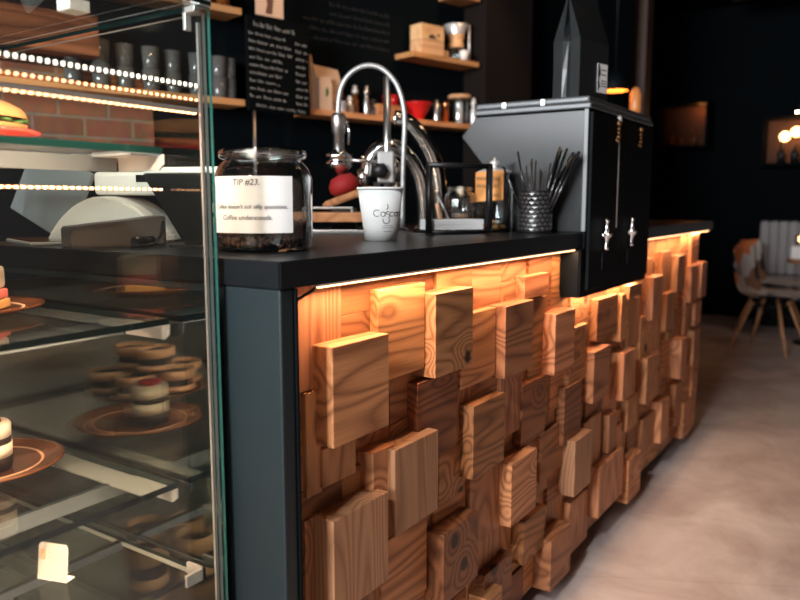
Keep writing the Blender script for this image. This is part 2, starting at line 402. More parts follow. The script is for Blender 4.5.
BLK = [
(0.130,0.300,0.684,0.864,-0.003,'h',1), (0.103,0.144,0.593,0.783,-0.042,'v',0), (0.139,0.236,0.602,0.674,-0.035,'v',0),
(0.303,0.473,0.761,0.945,-0.030,'h',2), (0.476,0.642,0.740,0.921,-0.005,'h',1), (0.634,0.809,0.678,0.853,-0.030,'h',2),
(0.447,0.617,0.551,0.732,-0.030,'h',0), (0.273,0.345,0.456,0.630,-0.022,'v',2), (0.322,0.489,0.446,0.626,-0.004,'v',3),
(0.121,0.290,0.373,0.555,0.002,'v',3), (0.099,0.146,0.331,0.553,-0.045,'v',2), (0.656,0.824,0.457,0.636,-0.008,'h',0),
(0.855,0.989,0.495,0.678,-0.036,'v',0), (0.979,1.142,0.444,0.616,-0.030,'h',0), (0.813,0.981,0.671,0.855,-0.005,'h',1),
(0.974,1.138,0.853,0.915,-0.028,'h',1), (1.041,1.165,0.599,0.845,-0.042,'h',1), (1.138,1.293,0.616,0.795,-0.004,'h',1),
(1.321,1.483,0.542,0.722,-0.030,'h',2), (1.479,1.643,0.454,0.627,-0.004,'h',1), (1.273,1.422,0.362,0.546,-0.022,'h',0),
(1.128,1.321,0.291,0.440,-0.036,'h',0), (0.860,1.024,0.262,0.435,-0.002,'h',1), (1.307,1.461,0.194,0.374,0.004,'v',3),
(1.486,1.661,0.209,0.380,-0.034,'v',0), (1.709,1.803,0.214,0.355,-0.020,'v',2), (1.802,1.951,0.390,0.567,-0.004,'v',1),
(2.114,2.306,0.306,0.493,-0.004,'v',1), (2.156,2.302,0.641,0.816,-0.004,'v',1), (2.556,2.689,0.715,0.878,-0.008,'v',1),
(2.396,2.535,0.561,0.725,-0.010,'v',0), (2.800,2.939,0.642,0.817,-0.002,'v',2), (2.957,3.072,0.650,0.821,0.012,'v',2),
(2.666,2.787,0.299,0.485,0.000,'v',2), (2.897,3.022,0.318,0.494,0.004,'v',2), (2.370,2.502,0.072,0.255,-0.003,'v',1),
(1.954,2.091,0.230,0.358,-0.028,'v',0), (1.570,1.841,0.025,0.205,-0.003,'v',0), (1.914,2.081,-0.042,0.129,-0.003,'h',1),
(1.127,1.290,-0.039,0.119,0.006,'h',2), (0.981,1.133,0.100,0.227,-0.018,'h',0), (0.514,0.680,0.207,0.375,-0.003,'h',0),
(0.725,0.811,-0.040,0.125,0.000,'h',1), (0.759,0.922,-0.012,0.166,-0.024,'h',0), (0.700,0.867,0.258,0.443,-0.036,'v',0),
(0.561,0.675,0.418,0.545,-0.044,'h',1), (0.327,0.502,0.242,0.419,-0.040,'h',1), (1.806,1.904,0.609,0.781,-0.022,'v',2),
(1.921,2.080,0.566,0.750,-0.030,'v',0), (1.865,2.021,0.760,0.809,-0.012,'h',2), (2.076,2.379,0.493,0.662,-0.026,'v',0),
(2.377,2.529,0.727,0.905,-0.030,'v',2), (1.571,1.788,0.646,0.788,-0.030,'h',2), (2.150,2.246,0.721,0.889,-0.035,'v',2),
(1.776,1.899,0.126,0.284,-0.030,'v',0), (2.184,2.373,0.077,0.221,-0.030,'v',0), (2.681,2.802,0.064,0.267,-0.020,'h',1),
(2.818,2.923,0.452,0.652,-0.025,'v',0),
]
WOODS = {('h', 0): 'pine_d', ('h', 1): 'pine_h', ('h', 2): 'pine_h', ('v', 0): 'pine_v', ('v', 1): 'pine_v', ('v', 2): 'pine_v', ('v', 3): 'pine_l', ('h', 3): 'pine_l'}
def block(name, y0, y1, z0, z1, d, o, t, back=-.085, bev=.0016):
    c = (d, (y0+y1)/2, (z0+z1)/2)
    return obj(name, G().box(back, d, y0, y1, z0, z1, bev=bev), M[WOODS[(o, t)]], cnt, origin=c)
for b in BLK: block('wood_block', *b)
# the boards the blocks stand out from
rb = random.Random(11)
y = .042; cols = []
while y < Y1-.06:
    w = min(rb.choice([.15, .165, .175, .17]), Y1-.03-y); cols.append((y, y+w)); y += w
nb = 0
rest = G()
for ci, (a, b_) in enumerate(cols):
    z = -.035; first = True
    while z < .955:
        h = rb.choice([.18, .18, .12, .18]) if not first else rb.choice([.10, .15, .18]); first = False
        z1 = min(z+h, .972)
        if .972-z1 < .05: z1 = .972
        d = rb.uniform(-.060, -.046)
        if 1.30 < (a+b_)/2 < 2.0 and z > .80: z = z1; continue
        # some more half-height blocks where the photographed ones leave room
        cy, cz = (a+b_)/2, (z+z1)/2
        near_ = any(q[0]-.05 < cy < q[1]+.05 and q[2]-.06 < cz < q[3]+.06 for q in BLK)
        if a > 1.0 and not near_ and rb.random() < .55: d = rb.uniform(-.034, -.012)
        o = rb.choice('hhhv'); t = rb.choice((0, 1, 1, 2))
        if nb < 100: block('backing_board', a, b_-.0008, z, z1-.0008, d, o, t, bev=.0008); nb += 1
        else: rest.box(-.085, d, a, b_-.0008, z, z1-.0008, bev=.0008)
        z = z1
if len(rest.bm.verts):
    ro = obj('backing_boards_far', rest, M['pine_h'], cnt); ro['kind'] = 'stuff'
else: rest.bm.free()

top = thing('bar_worktop', 'black worktop lying along the pine-clad bar', 'worktop', (-.3, 1.5, .976))
g = G(); pr = [(.0, 0), (-.97, 0), (-.97, 3.22), (.0, 3.22), (0, 2.0), (-.40, 2.0), (-.40, 1.32), (0, 1.32)]
g.prism(pr, 'z', .976, T, bev=.0025)
obj('slab', g, M['worktop'], top)

# LED strip under the front lip
led = thing('led_strip', 'warm led strip glowing under the front lip of the bar worktop', 'light strip', (-.014, 1.5, .970))
for a, b_ in ((.10, 1.285), (2.03, 3.16)): obj('backing_tape', G().box(-.020, -.008, a, b_, .9715, .9755), M['white_plastic'], led)
for a, b_ in ((.10, 1.285), (2.03, 3.16)):
    g = G(); y = a+.006
    while y < b_: g.box(-.018, -.009, y, y+.010, .9685, .9712); y += .0165
    obj('led_and_reflection_row', g, M['led_warm'], led)
pts = [(-.014, .10, .970), (-.013, .092, .966), (-.018, .08, .960), (-.028, .066, .950), (-.040, .052, .944), (-.046, .045, .944)]
obj('supply_cable', G().tube(pts, .0028, n=8), M['wire'], led)

# ------------------------------------------------------------------ drinks dispenser built into the bar
dp = thing('drinks_dispenser', 'black two-door dispenser with slanted hopper and chrome handles built into the bar', 'dispenser', (-.15, 1.65, .825))
g = G()
g.box(-.392, .004, 1.328, 1.992, .9, 1.022); g.box(-.062, .004, 1.30, 2.0, .825, .972)
g.prism([(-.005, 1.022), (-.30, 1.022), (-.30, 1.17), (-.425, 1.325), (-.372, 1.385), (-.005, 1.385)], 'y', 1.335, 1.985, bev=.004)
obj('cabinet_body', g, M['black'], dp)
g = G().prism([(-.006, 1.024), (-.28, 1.024), (-.28, 1.16), (-.421, 1.325), (-.370, 1.382), (-.006, 1.382)], 'y', 1.3305, 1.3345)
obj('side_panel', g, mat('graphite_panel', (.02, .021, .022), .24, 0.0, spec=.6, noise=.1, nscale=4), dp)
obj('edge_trim', G().box(-.008, .005, 1.3265, 1.334, 1.024, 1.387, bev=.002), mat('dull_trim', (.22, .23, .23), .55, .3), dp)
g = G().box(-.378, .012, 1.325, 1.995, 1.388, 1.405, bev=.004); g.box(-.372, .006, 1.328, 1.992, 1.405, 1.425, bev=.006)
obj('lid', g, mat('smoked_lid', (.10, .105, .11), .22, .2), dp)
for x in (-.27, -.14): obj('lid_clip', G().box(x-.008, x+.008, 1.3235, 1.327, 1.404, 1.424, bev=.002), M['steel'], dp)
for k, (a, b_, hy) in enumerate(((1.338, 1.655, 1.452), (1.661, 1.982, 1.715))):
    d = obj('door', G().box(.0045, .016, a, b_, .845, 1.38, bev=.003), M['black'], dp)
    h = G()
    hz = 1.012; hx = .030
    h.lathe([(0, -.050), (.008, -.047), (.009, -.041), (.005, -.036), (.007, -.02), (.012, -.006), (.012, .006), (.007, .02), (.005, .036), (.009, .041), (.008, .047), (0, .050)], (hx, hy, hz), 14)
    h.tube([(hx, hy-.028, hz), (hx, hy+.028, hz)], .0055); h.ball((hx, hy-.03, hz), .008); h.ball((hx, hy+.03, hz), .008)
    h.tube([(.015, hy, hz), (hx, hy, hz)], .006); h.ball((hx+.006, hy, hz), .012)
    obj('handle', h, M['chrome'], d)
    obj('pull_cord', G().tube([(.019, hy, .955), (.019, hy, .90)], .002, n=6), M['wire'], d)
g = G().tube([(.014, 1.59, 1.03), (.014, 1.59, 1.365)], .0035); g.lathe([(0, 0), (.008, 0), (.008, .022), (.005, .028), (0, .028)], (.014, 1.59, 1.362), 12)
obj('sight_tube', g, M['steel_pale'], dp)
for hy in (1.555, 1.80):
    g = G(); z = 1.30
    for r in (.006, .008, .006, .007, .010): g.ball((.024, hy, z+r), r, 2); z += r*1.9
    g.tube([(.008, hy, 1.31), (.024, hy, 1.31)], .004)
    obj('spigot', g, M['old_brass'], dp)
obj('corner_strip', G().box(-.066, -.058, 1.2955, 1.3055, .83, .968), M['steel'], dp)
obj('return_panel', G().box(-.058, .0, 1.294, 1.2995, .828, .968), M['black'], dp)

# black coffee bag standing on the dispenser
bg = thing('coffee_bag', 'black gusseted coffee bag with a white label standing on the dispenser lid', 'bag', (-.093, 1.515, 1.4255), math.radians(-101))
w, dpt = .086, .048
g = G()
def bagring(z, w, d, gus): return [(-w, -d, z), (w, -d, z), (w, -d*.3, z), (w-gus, 0, z), (w, d*.3, z), (w, d, z), (-w, d, z), (-w, d*.3, z), (-w+gus, 0, z), (-w, -d*.3, z)]
rings = [bagring(0, w*.95, dpt*.95, .0), bagring(.01, w, dpt, .002), bagring(.10, w*.99, dpt*.98, .004), bagring(.185, w*1.01, dpt*1.0, .010), bagring(.21, w, dpt*.85, .022), bagring(.30, w*.98, dpt*.20, .045), bagring(.33, w*.98, dpt*.08, .045), bagring(.37, w*.98, dpt*.07, .045)]
vr = [[g.bm.verts.new(p) for p in r] for r in rings]
for A, B in zip(vr, vr[1:]):
    for i in range(10): g.bm.faces.new([A[i], A[(i+1) % 10], B[(i+1) % 10], B[i]])
g.bm.faces.new(vr[0][::-1]); g.bm.faces.new(vr[-1])
obj('pouch', g, M['foil'], bg, local=True)
lb = obj('paper_label', G().box(-.078, -.018, dpt+.0012, dpt+.0022, .035, .125), M['white_paper'], bg, local=True)
g = G()
for z in (.105, .090, .071, .063, .055): g.box(-.072, -.040, dpt+.0023, dpt+.0028, z, z+.003)
g.prism([(-.019, .037), (-.034, .055), (-.026, .075), (-.036, .095), (-.028, .123), (-.019, .123)], 'y', dpt+.0023, dpt+.0028)
obj('label_print', g, M['ink'], lb, local=True)

# ------------------------------------------------------------------ things on the worktop
# tip jar of coffee beans
JX, JY, JR = -.224, .200, .093
jar = thing('glass_jar', 'wide glass jar with a white paper sign, half full of coffee beans', 'jar', (JX, JY, T))

pr = [(0, .004), (JR-.01, .003), (JR-.002, .008), (JR, .02), (JR, .120), (JR-.008, .137), (JR-.020, .148), (JR-.022, .153), (JR-.013, .157), (JR-.011, .162), (JR-.015, .166),
      (JR-.024, .164), (JR-.027, .150), (JR-.013, .135), (JR-.005, .118), (JR-.005, .02), (JR-.012, .010), (0, .009)]
pr = [(r, z*1.16-.003) for r, z in pr]
obj('jar_body', G().lathe(pr, (JX, JY, T), 48), M['jar_glass'], jar)
obj('rim', G().lathe([(r, z*1.16-.003) for r, z in ((JR-.022, .149), (JR-.012, .152), (JR-.0095, .158), (JR-.012, .164), (JR-.022, .166), (JR-.026, .158), (JR-.022, .149))], (JX, JY, T), 48), thin_glass('rim_glass', (.86, .88, .88), 6.0, .08), jar)
# paper sign wrapped on the side that faces the room
ang0 = math.atan2(-.8413-JY, .7865-JX)-.30
def wrap(u, v, r=JR+.0018):   # u metres along the jar, v up from the worktop
    a = ang0+u/r; return (JX+r*math.cos(a), JY+r*math.sin(a), T+v)
g = G().grid(lambda a, b: wrap(-.082+.165*a, .036+.102*b), 16, 1)
ps = obj('paper_sign', g, M['white_paper'], jar)
for txt, sz, v, u in (('TIP #23.', .0150, .122, -.004), ("Coffee doesn't ask silly questions.", .0108, .080, -.001), ('Coffee understands.', .0122, .060, -.006)):
    g = G(); add_text(g, txt, sz, lambda x, y, v=v, u=u: wrap(x+u, v+y, JR+.0026), shear=.15, center=True)
    obj('handwriting', g, M['ink'], ps)
beans = G(); rj = random.Random(3)
proto = bmesh.new(); bmesh.ops.create_icosphere(proto, subdivisions=1, radius=.0062)
def bean(bm, p, rot):
    mx = Matrix.Translation(p) @ rot @ Matrix.Diagonal((1.15, .8, .62, 1))
    mp_ = {v: bm.verts.new(mx @ v.co) for v in proto.verts}
    for f in proto.faces: bm.faces.new([mp_[v] for v in f.verts]).smooth = True
from mathutils import Euler
def inside(): 
    while True:
        x, y = rj.uniform(-1, 1), rj.uniform(-1, 1)
        if x*x+y*y < 1: return x, y
for i in range(700):
    a = rj.uniform(0, 2*PI); r = JR-.0125-abs(rj.gauss(0, .003)); z = rj.uniform(.012, .052)
    bean(beans.bm, (JX+r*math.cos(a), JY+r*math.sin(a), T+z), Euler((rj.uniform(0, 6), rj.uniform(0, 6), rj.uniform(0, 6))).to_matrix().to_4x4())
for i in range(420):
    x, y = inside(); bean(beans.bm, (JX+x*(JR-.013), JY+y*(JR-.013), T+.050+rj.uniform(-.004, .004)), Euler((rj.uniform(0, 6), rj.uniform(0, 6), rj.uniform(0, 6))).to_matrix().to_4x4())
beans.lathe([(0, .012), (JR-.018, .012), (JR-.018, .046), (0, .046)], (JX, JY, T), 24)
bo = obj('coffee_beans', beans, M['bean']); tag(bo, 'dark roasted coffee beans filling the bottom of the glass jar', 'coffee beans'); bo['kind'] = 'stuff'
g = G()
q = [wrap(-.030, .048, JR-.0058), wrap(.060, .048, JR-.0058), wrap(.052, .012, JR-.0058), wrap(.018, .026, JR-.0058)]
g.poly(q); g.poly([tuple(Vector(p)*1.0+Vector((0, 0, 0))-Vector((math.cos(ang0), math.sin(ang0), 0))*.0008) for p in q])
tag(obj('paper_packet', g, mat('silver_packet', (.16, .165, .17), .5, .0)), 'folded silvery packet pressed against the inside of the bean jar', 'packet')

# takeaway cup
CXp, CYp = -.262, .640
cup = thing('paper_cup', 'white paper takeaway cup with thin black lettering on the worktop', 'cup', (CXp, CYp, T))
cpr = [(r*1.11, z) for r, z in [(0, .006), (.0325, .006), (.0335, 0), (.035, .0), (.0385, .03), (.0495, .122), (.0515, .1225), (.0525, .125), (.0515, .1275), (.049, .1265), (.0475, .122), (.035, .012), (0, .012)]]
obj('cup_wall', G().lathe(cpr[:6]+[(.0532, .122)]+cpr[10:], (CXp, CYp, T), 48), M['cup_paper'], cup)
obj('rolled_rim', G().lathe([(r*1.11, z) for r, z in ((.0478, .1205), (.0512, .1215), (.0527, .1245), (.0515, .1275), (.049, .127), (.0475, .1245), (.0478, .1205))], (CXp, CYp, T), 48), M['cup_paper'], cup)
aC = math.atan2(-.8413-CYp, .7865-CXp)
def cw(u, v, e=.0006):
    r = (.0385+(v-.03)*(.0495-.0385)/.092)*1.11+e; a = aC+u/.046+.16
    return (CXp+r*math.cos(a), CYp+r*math.sin(a), T+v)
g = G()
def stroke(pts, r=.0008): g.tube([cw(*p, e=.0002) for p in pts], r, n=5)
def arc(cx, cy, r, a0, a1, n=14): return [(cx+r*math.cos(math.radians(a0+(a1-a0)*i/n)), cy+r*math.sin(math.radians(a0+(a1-a0)*i/n))) for i in range(n+1)]
u0 = -.0225; zb = .066; xr = .0052
stroke(arc(u0+.0065, zb, .0078, 50, 310))                                       # C
def small_a(u): stroke(arc(u, zb-.0022, xr, 0, 360)); stroke([(u+xr, zb+.003), (u+xr, zb-.0075)])
small_a(u0+.0205)
stroke([(u0+.0355, zb+.0028)]+arc(u0+.0315, zb+.0005, .0035, 40, 200, 8)+arc(u0+.0325, zb-.0065, .0045, 110, -60, 8)+arc(u0+.0290, zb-.0165, .0082, 45, -200, 14))  # long-tailed s
stroke(arc(u0+.0425, zb-.0022, xr, 45, 315))                                    # c
small_a(u0+.0545)
stroke([(u0+.0635, zb+.003), (u0+.0635, zb-.0075)]); stroke([(u0+.0635, zb)]+arc(u0+.0665, zb, .003, 180, 70, 6))
small_a(u0+.0755)
for k in range(3): stroke([(u0+.0285+k*.001, zb+.008+k*.001), (u0+.0325-k*.0006, zb+.014), (u0+.0300+k*.001, zb+.0215-k*.0012)], .0009-.0002*k)  # leaf
for j, (v, a, b_) in enumerate(((.036, -.004, .026), (.031, -.004, .026), (.023, -.001, .023))):
    u = a
    while u < b_:
        l = random.uniform(.0012, .004); stroke([(u, v), (min(u+l, b_), v)], .0005); u += l+.0007
obj('lettering', g, M['ink'], cup)

# napkin holder
nh = thing('napkin_holder', 'square black wire stand holding a low stack of white napkins', 'holder', (-.262, 1.03, T))
a_, b2 = Vector((-.317, .955, T)), Vector((-.215, 1.125, T)); dd = (b2-a_).normalized(); nn = Vector((dd.y, -dd.x, 0))
def fr(off):
    z0, z1 = .007, .196; p = nn*off
    return [a_+p+Vector((0, 0, z0)), a_+p+Vector((0, 0, z1)), b2+p+Vector((0, 0, z1)), b2+p+Vector((0, 0, z0))]
def bar(g, p, q, r=.0055):
    g.tube([p, q], r*1.2, n=4); 
f = fr(0); g = G()
g.tube([f[0], f[1]], .0105, n=4); g.tube([f[3], f[2]], .0105, n=4); g.tube([f[1]-dd*.006, f[2]+dd*.006], .0105, n=4)
obj('frame', g, M['wire'], nh)
g = G(); f2 = fr(-.095)
for p, q in ((f[0], f2[0]), (f[3], f2[3]), (f2[0], f2[3]), (f[0], f[3])): g.tube([p, q], .005, n=4)
obj('base_bar', g, M['wire'], nh)
nm = Matrix.Translation(a_) @ Matrix.Rotation(math.atan2(dd.y, dd.x), 4, 'Z'); Lh = (b2-a_).length
g = G()
for k in range(6): g.box(.014, Lh-.012, .010+random.uniform(-.002, .002), .085, .013+k*.005, .0174+k*.005, mx=nm, bev=.0006)
tag(obj('napkin_stack', g, M['white_paper']), 'low stack of white paper napkins lying in the black wire stand', 'napkins')

# glass jar with lid (front), sweet jar with orange note (behind)
def glass_jar(name, label, x, y, r, h, neck, lid):
    t = thing(name, label, 'jar', (x, y, T))
    p = [(0, 0), (r-.004, 0), (r, .006), (r, h*.78), (r*.90, h*.87), (neck, h*.91), (neck, h), (neck-.003, h), (neck-.003, h*.9), (r*.84, h*.85), (r-.003, h*.73), (r-.003, .009), (0, .006)]
    obj('jar_body', G().lathe(p, (x, y, T), 32), M['jar_glass'], t)
    if lid: obj('lid', G().lathe([(0, h+.001), (neck+.006, h+.001), (neck+.008, h+.006), (neck*.8, h+.014), (.010, h+.018), (.008, h+.024), (.015, h+.030), (.014, h+.038), (.004, h+.043), (.003, h+.05), (0, h+.05)], (x, y, T), 32), M['steel_pale'], t)
    else: obj('rim', G().lathe([(neck-.002, h-.012), (neck+.004, h-.010), (neck+.005, h-.002), (neck+.001, h+.002), (neck-.004, h)], (x, y, T), 32), M['jar_glass'], t)
    return t
glass_jar('storage_jar', 'round-necked clear glass jar seen inside the napkin frame', -.355, 1.20, .050, .138, .035, False)
tj = glass_jar('tip_jar', 'taller lidded glass jar with an orange note beside the straw holder', -.268, 1.262, .058, .180, .046, True)
an = math.atan2(-.8413-1.262, .7865+.268)-.25
def wn_(u, v, r=.0598): a = an+u/r; return (-.268+r*math.cos(a), 1.262+r*math.sin(a), T+v)
nt_ = obj('orange_note', G().grid(lambda a, b: wn_(-.064+.108*a, .096+.090*b+.006*(a-.5)), 12, 1), M['orange_note'], tj)
g = G()
for z, a, b_ in ((.160, -.050, .030), (.138, -.046, .026), (.110, -.004, .026)):
    u = a
    while u < b_:
        g.tube([wn_(u, z, .0604), wn_(u+.003, z+.010, .0604), wn_(u+.006, z-.001, .0604)], .0009, n=4); u += .0085
obj('note_writing', g, mat('green_pen', (.10, .13, .07), .8), nt_)
rc = random.Random(5)
g0 = None
for k, (dx, dy, z, m_) in enumerate(((-.02, -.02, .010, 'red'), (.018, -.022, .010, 'bread'), (.0, .02, .010, 'white_plastic'), (.022, .012, .010, 'orange_note'), (-.008, -.006, .026, 'orange_note'), (.02, -.008, .026, 'steel_pale'))):
    o = obj('wrapped_sweet', G().ball((-.268+dx, 1.262+dy, T+z+.006), .013, 2, sc=(1.1, .9, .7)), M[m_])
    tag(o, 'small wrapped sweet at the bottom of the lidded jar with the note', 'sweet', 'sweets in the lidded jar')
for k, (dx, dy, z, m_) in enumerate(((.0, -.02, .010, 'orange_note'), (-.02, .01, .010, 'steel_pale'), (.02, .012, .010, 'caramel'), (-.004, .0, .027, 'caramel'), (.012, -.012, .044, 'caramel'), (-.014, .004, .046, 'steel_pale'))):
    o = obj('wrapped_biscuit', G().box(-.018, .018, -.012, .012, 0, .012, bev=.003, mx=Matrix.Translation((-.355+dx, 1.20+dy, T+z)) @ Matrix.Rotation(k*1.1, 4, 'Z')), M[m_])
    tag(o, 'small wrapped biscuit inside the round-necked glass jar', 'biscuit', 'biscuits in the round-necked jar')

# straw holder and what stands in it
SX, SY, SR = -.125, 1.255, .049
sh = thing('straw_holder', 'dark woven-metal cylinder holding black stirrers and straws', 'holder', (SX, SY, T))
g = G(); SHH = .126
for lev in range(9):
    for k in range(18):
        a = 2*PI*(k+.5*(lev % 2))/18; z = .008+lev*.0130; da = PI/18*1.05
        def P(a, z, r): return (SX+r*math.cos(a), SY+r*math.sin(a), T+z)
        g.poly([P(a-da, z+.0065, SR), P(a, z, SR+.0005), P(a+da, z+.0065, SR), P(a, z+.0075, SR+.0036)])
        g.poly([P(a-da, z+.0065, SR), P(a, z+.0075, SR+.0036), P(a+da, z+.0065, SR), P(a, z+.0122, SR+.0005)])
obj('woven_wall', g, mat('gunmetal', (.16, .155, .15), .32, .8), sh)
obj('inner_sleeve', G().lathe([(0, 0), (SR-.002, 0), (SR-.001, .006), (SR-.001, SHH), (SR-.004, SHH), (SR-.004, .006), (0, .005)], (SX, SY, T), 36), M['dark_metal'], sh)
obj('rim', G().lathe([(SR-.003, SHH-.006), (SR+.002, SHH-.006), (SR+.002, SHH), (SR-.003, SHH+.001)], (SX, SY, T), 36), M['dark_metal'], sh)
camr = Vector((.831, .556, 0)); camf = Vector((-.556, .831, 0))
def stir(name, base, lean, deep, L, r, m, label, grp):
    o = Vector((SX, SY, T+.01)) + camr*base + camf*deep
    top_ = o + camr*lean - camf*.03 + Vector((0, 0, 1))*math.sqrt(max(L*L-lean*lean, .001))
    t = obj(name, G().tube([o, top_], r, n=8), M[m], origin=o); tag(t, label, 'straw', grp); return t
M['straw'] = mat('black_straw', (.008, .008, .009), .15, spec=.7)
for base, lean, L in ((-.02, -.085, .205), (-.015, -.048, .235)): stir('drinking_straw', base, lean, -.01, L, .0032, 'straw', 'single black straw leaning left out of the woven holder', 'straws leaning left')
for i, (base, lean, L) in enumerate(((0, -.022, .20), (-.01, -.008, .21), (-.004, .0, .205), (.004, .002, .18), (.0, .012, .172), (.01, .03, .20), (.012, .036, .205), (-.014, -.02, .19))):
    stir('wooden_stirrer', base, lean, .01*(i % 3), L, .0026, 'choc', 'short dark stirrer in the middle of the woven holder', 'stirrers in the middle')
for i in range(11):
    stir('drinking_straw', .002+.006*(i % 4)-.004, .060+.013*(i % 5), -.020+.016*(i//4), .250-.006*(i % 3), .0042, 'straw', 'black straw in the thick bundle leaning right out of the woven holder', 'straws leaning right')

# hand brewer on a stand, behind the cup
hb = thing('brewing_stand', 'chrome stand with a clamped dispensing head fed by an arched hose', 'coffee maker', (-.62, 1.20, T))
RX, RY = -.635, 1.206      # rod foot
def onray(dx, z, deep=0): # metres right of the rod in the stand's own plane
    return Vector((RX, RY, 0)) + camr*dx + camf*deep + Vector((0, 0, z))
obj('rod', G().tube([onray(0, T+.004), onray(0, 1.52)], .0125, n=20), M['steel'], hb)
obj('foot', G().lathe([(0, 0), (.07, 0), (.07, .006), (.02, .012), (.02, .05), (0, .05)], (RX, RY, T), 32), M['steel'], hb)
c0 = onray(-.004, 1.225)
g = G().box(-.028, .028, -.024, .024, -.05, .055, bev=.006, mx=Matrix.Translation(c0) @ Matrix.Rotation(math.radians(33.8), 4, 'Z'))
obj('clamp', g, mat('satin_steel', (.40, .40, .40), .55, .8), hb)
kc = onray(-.022, 1.215, -.045)
g = G()
kz = Matrix.Translation(kc) @ Matrix.Rotation(math.radians(33.8), 4, 'Z') @ Matrix.Rotation(PI/2, 4, 'X')
g.lathe([(0, -.016), (.018, -.016), (.026, -.008), (.027, .006), (.020, .015), (0, .017)], (0, 0, 0), 6, mx=kz)
obj('clamp_knob', g, M['dark_metal'], hb)
hd = -.160
obj('arm', G().tube([onray(-.02, 1.245), onray(hd, 1.252)], .0065, n=12), M['steel'], hb)
hx = onray(hd, 0)
obj('dispensing_head', G().lathe([(0, 1.175), (.006, 1.175), (.008, 1.205), (.022, 1.21), (.036, 1.222), (.044, 1.235), (.044, 1.243), (.032, 1.25), (.042, 1.256), (.044, 1.27), (.024, 1.276), (.022, 1.285), (0, 1.285)], (hx.x, hx.y, 0), 28), M['chrome'], hb)
obj('handle_grip', G().lathe([(0, 1.28), (.018, 1.28), (.018, 1.335), (.023, 1.34), (.024, 1.392), (.021, 1.40), (.015, 1.403), (0, 1.403)], (hx.x, hx.y, 0), 28), M['steel'], hb)
obj('trigger', G().tube([onray(hd+.026, 1.385), onray(hd+.034, 1.345), onray(hd+.032, 1.30)], .004, n=8), M['chrome'], hb)
pts = []
hp = [(-.160, 1.398), (-.158, 1.44), (-.148, 1.485), (-.124, 1.523), (-.085, 1.548), (-.045, 1.552), (-.008, 1.537), (.026, 1.502), (.046, 1.458), (.056, 1.41), (.058, 1.36), (.055, 1.29), (.052, 1.20), (.050, 1.03)]
for i in range(len(hp)-1):
    for k in range(4):
        t = k/4; p0 = hp[max(i-1, 0)]; p1 = hp[i]; p2 = hp[i+1]; p3 = hp[min(i+2, len(hp)-1)]
        f = lambda a, b, c, d: .5*((2*b)+(-a+c)*t+(2*a-5*b+4*c-d)*t*t+(-a+3*b-3*c+d)*t**3)
        pts.append(onray(f(p0[0], p1[0], p2[0], p3[0]), f(p0[1], p1[1], p2[1], p3[1]), -.012))
pts.append(onray(.050, 1.024, -.012))
obj('arched_hose', G().tube(pts, .0085, n=14), M['hose'], hb)
g = G()
for dx in (-.035, .028): g.tube([onray(dx, 1.03, .03), onray(dx, 1.18, .03)], .012, n=14)
obj('valve_stem', g, M['steel'], hb)

# cobra beer tower
ct = thing('tap_tower', 'polished chrome arched tap tower curving behind the paper cup', 'tap tower', (-.50, 1.24, T))
def cob(dx, z, deep): return onray(dx, z, deep)
def spline(hp, deep):
    out = []
    for i in range(len(hp)-1):
        for k in range(5):
            t = k/5; p0 = hp[max(i-1, 0)]; p1 = hp[i]; p2 = hp[i+1]; p3 = hp[min(i+2, len(hp)-1)]
            f = lambda a, b, c, d: .5*((2*b)+(-a+c)*t+(2*a-5*b+4*c-d)*t*t+(-a+3*b-3*c+d)*t**3)
            out.append(cob(f(p0[0], p1[0], p2[0], p3[0]), f(p0[1], p1[1], p2[1], p3[1]), deep))
    out.append(cob(hp[-1][0], hp[-1][1], deep)); return out
obj('inner_arch', G().tube(spline([(-.07, 1.20), (-.055, 1.265), (-.01, 1.30), (.05, 1.285), (.10, 1.22), (.122, 1.13), (.126, 1.022)], .08), .026, n=24), M['chrome'], ct)
obj('outer_arch', G().tube(spline([(.02, 1.40), (.07, 1.385), (.12, 1.33), (.16, 1.25), (.178, 1.15), (.182, 1.022)], .13), .030, n=24), M['chrome'], ct)
fx = cob(.13, 0, .08); obj('base_flange', G().lathe([(0, 0), (.045, 0), (.045, .008), (.03, .014), (0, .014)], (fx.x, fx.y, T), 32), M['chrome'], ct)
for dx, z in ((-.085, 1.19), (.025, 1.215)):
    p = cob(dx, z, .075)
    g = G().lathe([(0, -.045), (.012, -.045), (.014, -.02), (.02, -.01), (.02, .03), (.008, .04), (.008, .08), (0, .082)], tuple(p), 18)
    obj('tap', g, M['chrome'], ct)

# red machine part / cloth, knock box and board further back on the worktop
kb = thing('knock_box', 'open wooden drawer box with a steel rim behind the paper cup', 'box', (-.66, .95, T))
k0 = Matrix.Translation((-.62, .83, T)) @ Matrix.Rotation(math.radians(33.8), 4, 'Z')
obj('wooden_case', G().box(-.12, .16, .012, .24, .034, .062, mx=k0, bev=.003).box(-.12, -.10, 0.02, .24, .0, .034, mx=k0).box(.14, .16, .02, .24, .0, .034, mx=k0), M['shelf_wood'], kb)
obj('steel_tray', G().box(-.098, .138, -.004, .02, .004, .012, mx=k0, bev=.002).box(-.098, .138, .0, .23, .002, .006, mx=k0), M['steel'], kb)
obj('front_rail', G().box(-.05, .10, .03, .05, .072, .079, mx=k0, bev=.002).box(-.05, -.043, .03, .05, .062, .072, mx=k0).box(.093, .10, .03, .05, .062, .072, mx=k0), M['steel'], kb)
rd = thing('red_bowl', 'red bowl propped on a slanted tan wooden paddle behind the dispensing head', 'bowl', (-.735, 1.10, T))
r0 = Matrix.Translation((-.735, 1.10, 1.168)) @ Matrix.Rotation(math.radians(33.8), 4, 'Z') @ Matrix.Rotation(math.radians(-20), 4, 'Y')
M['red_matt'] = mat('red_matt', (.30, .012, .012), .7)
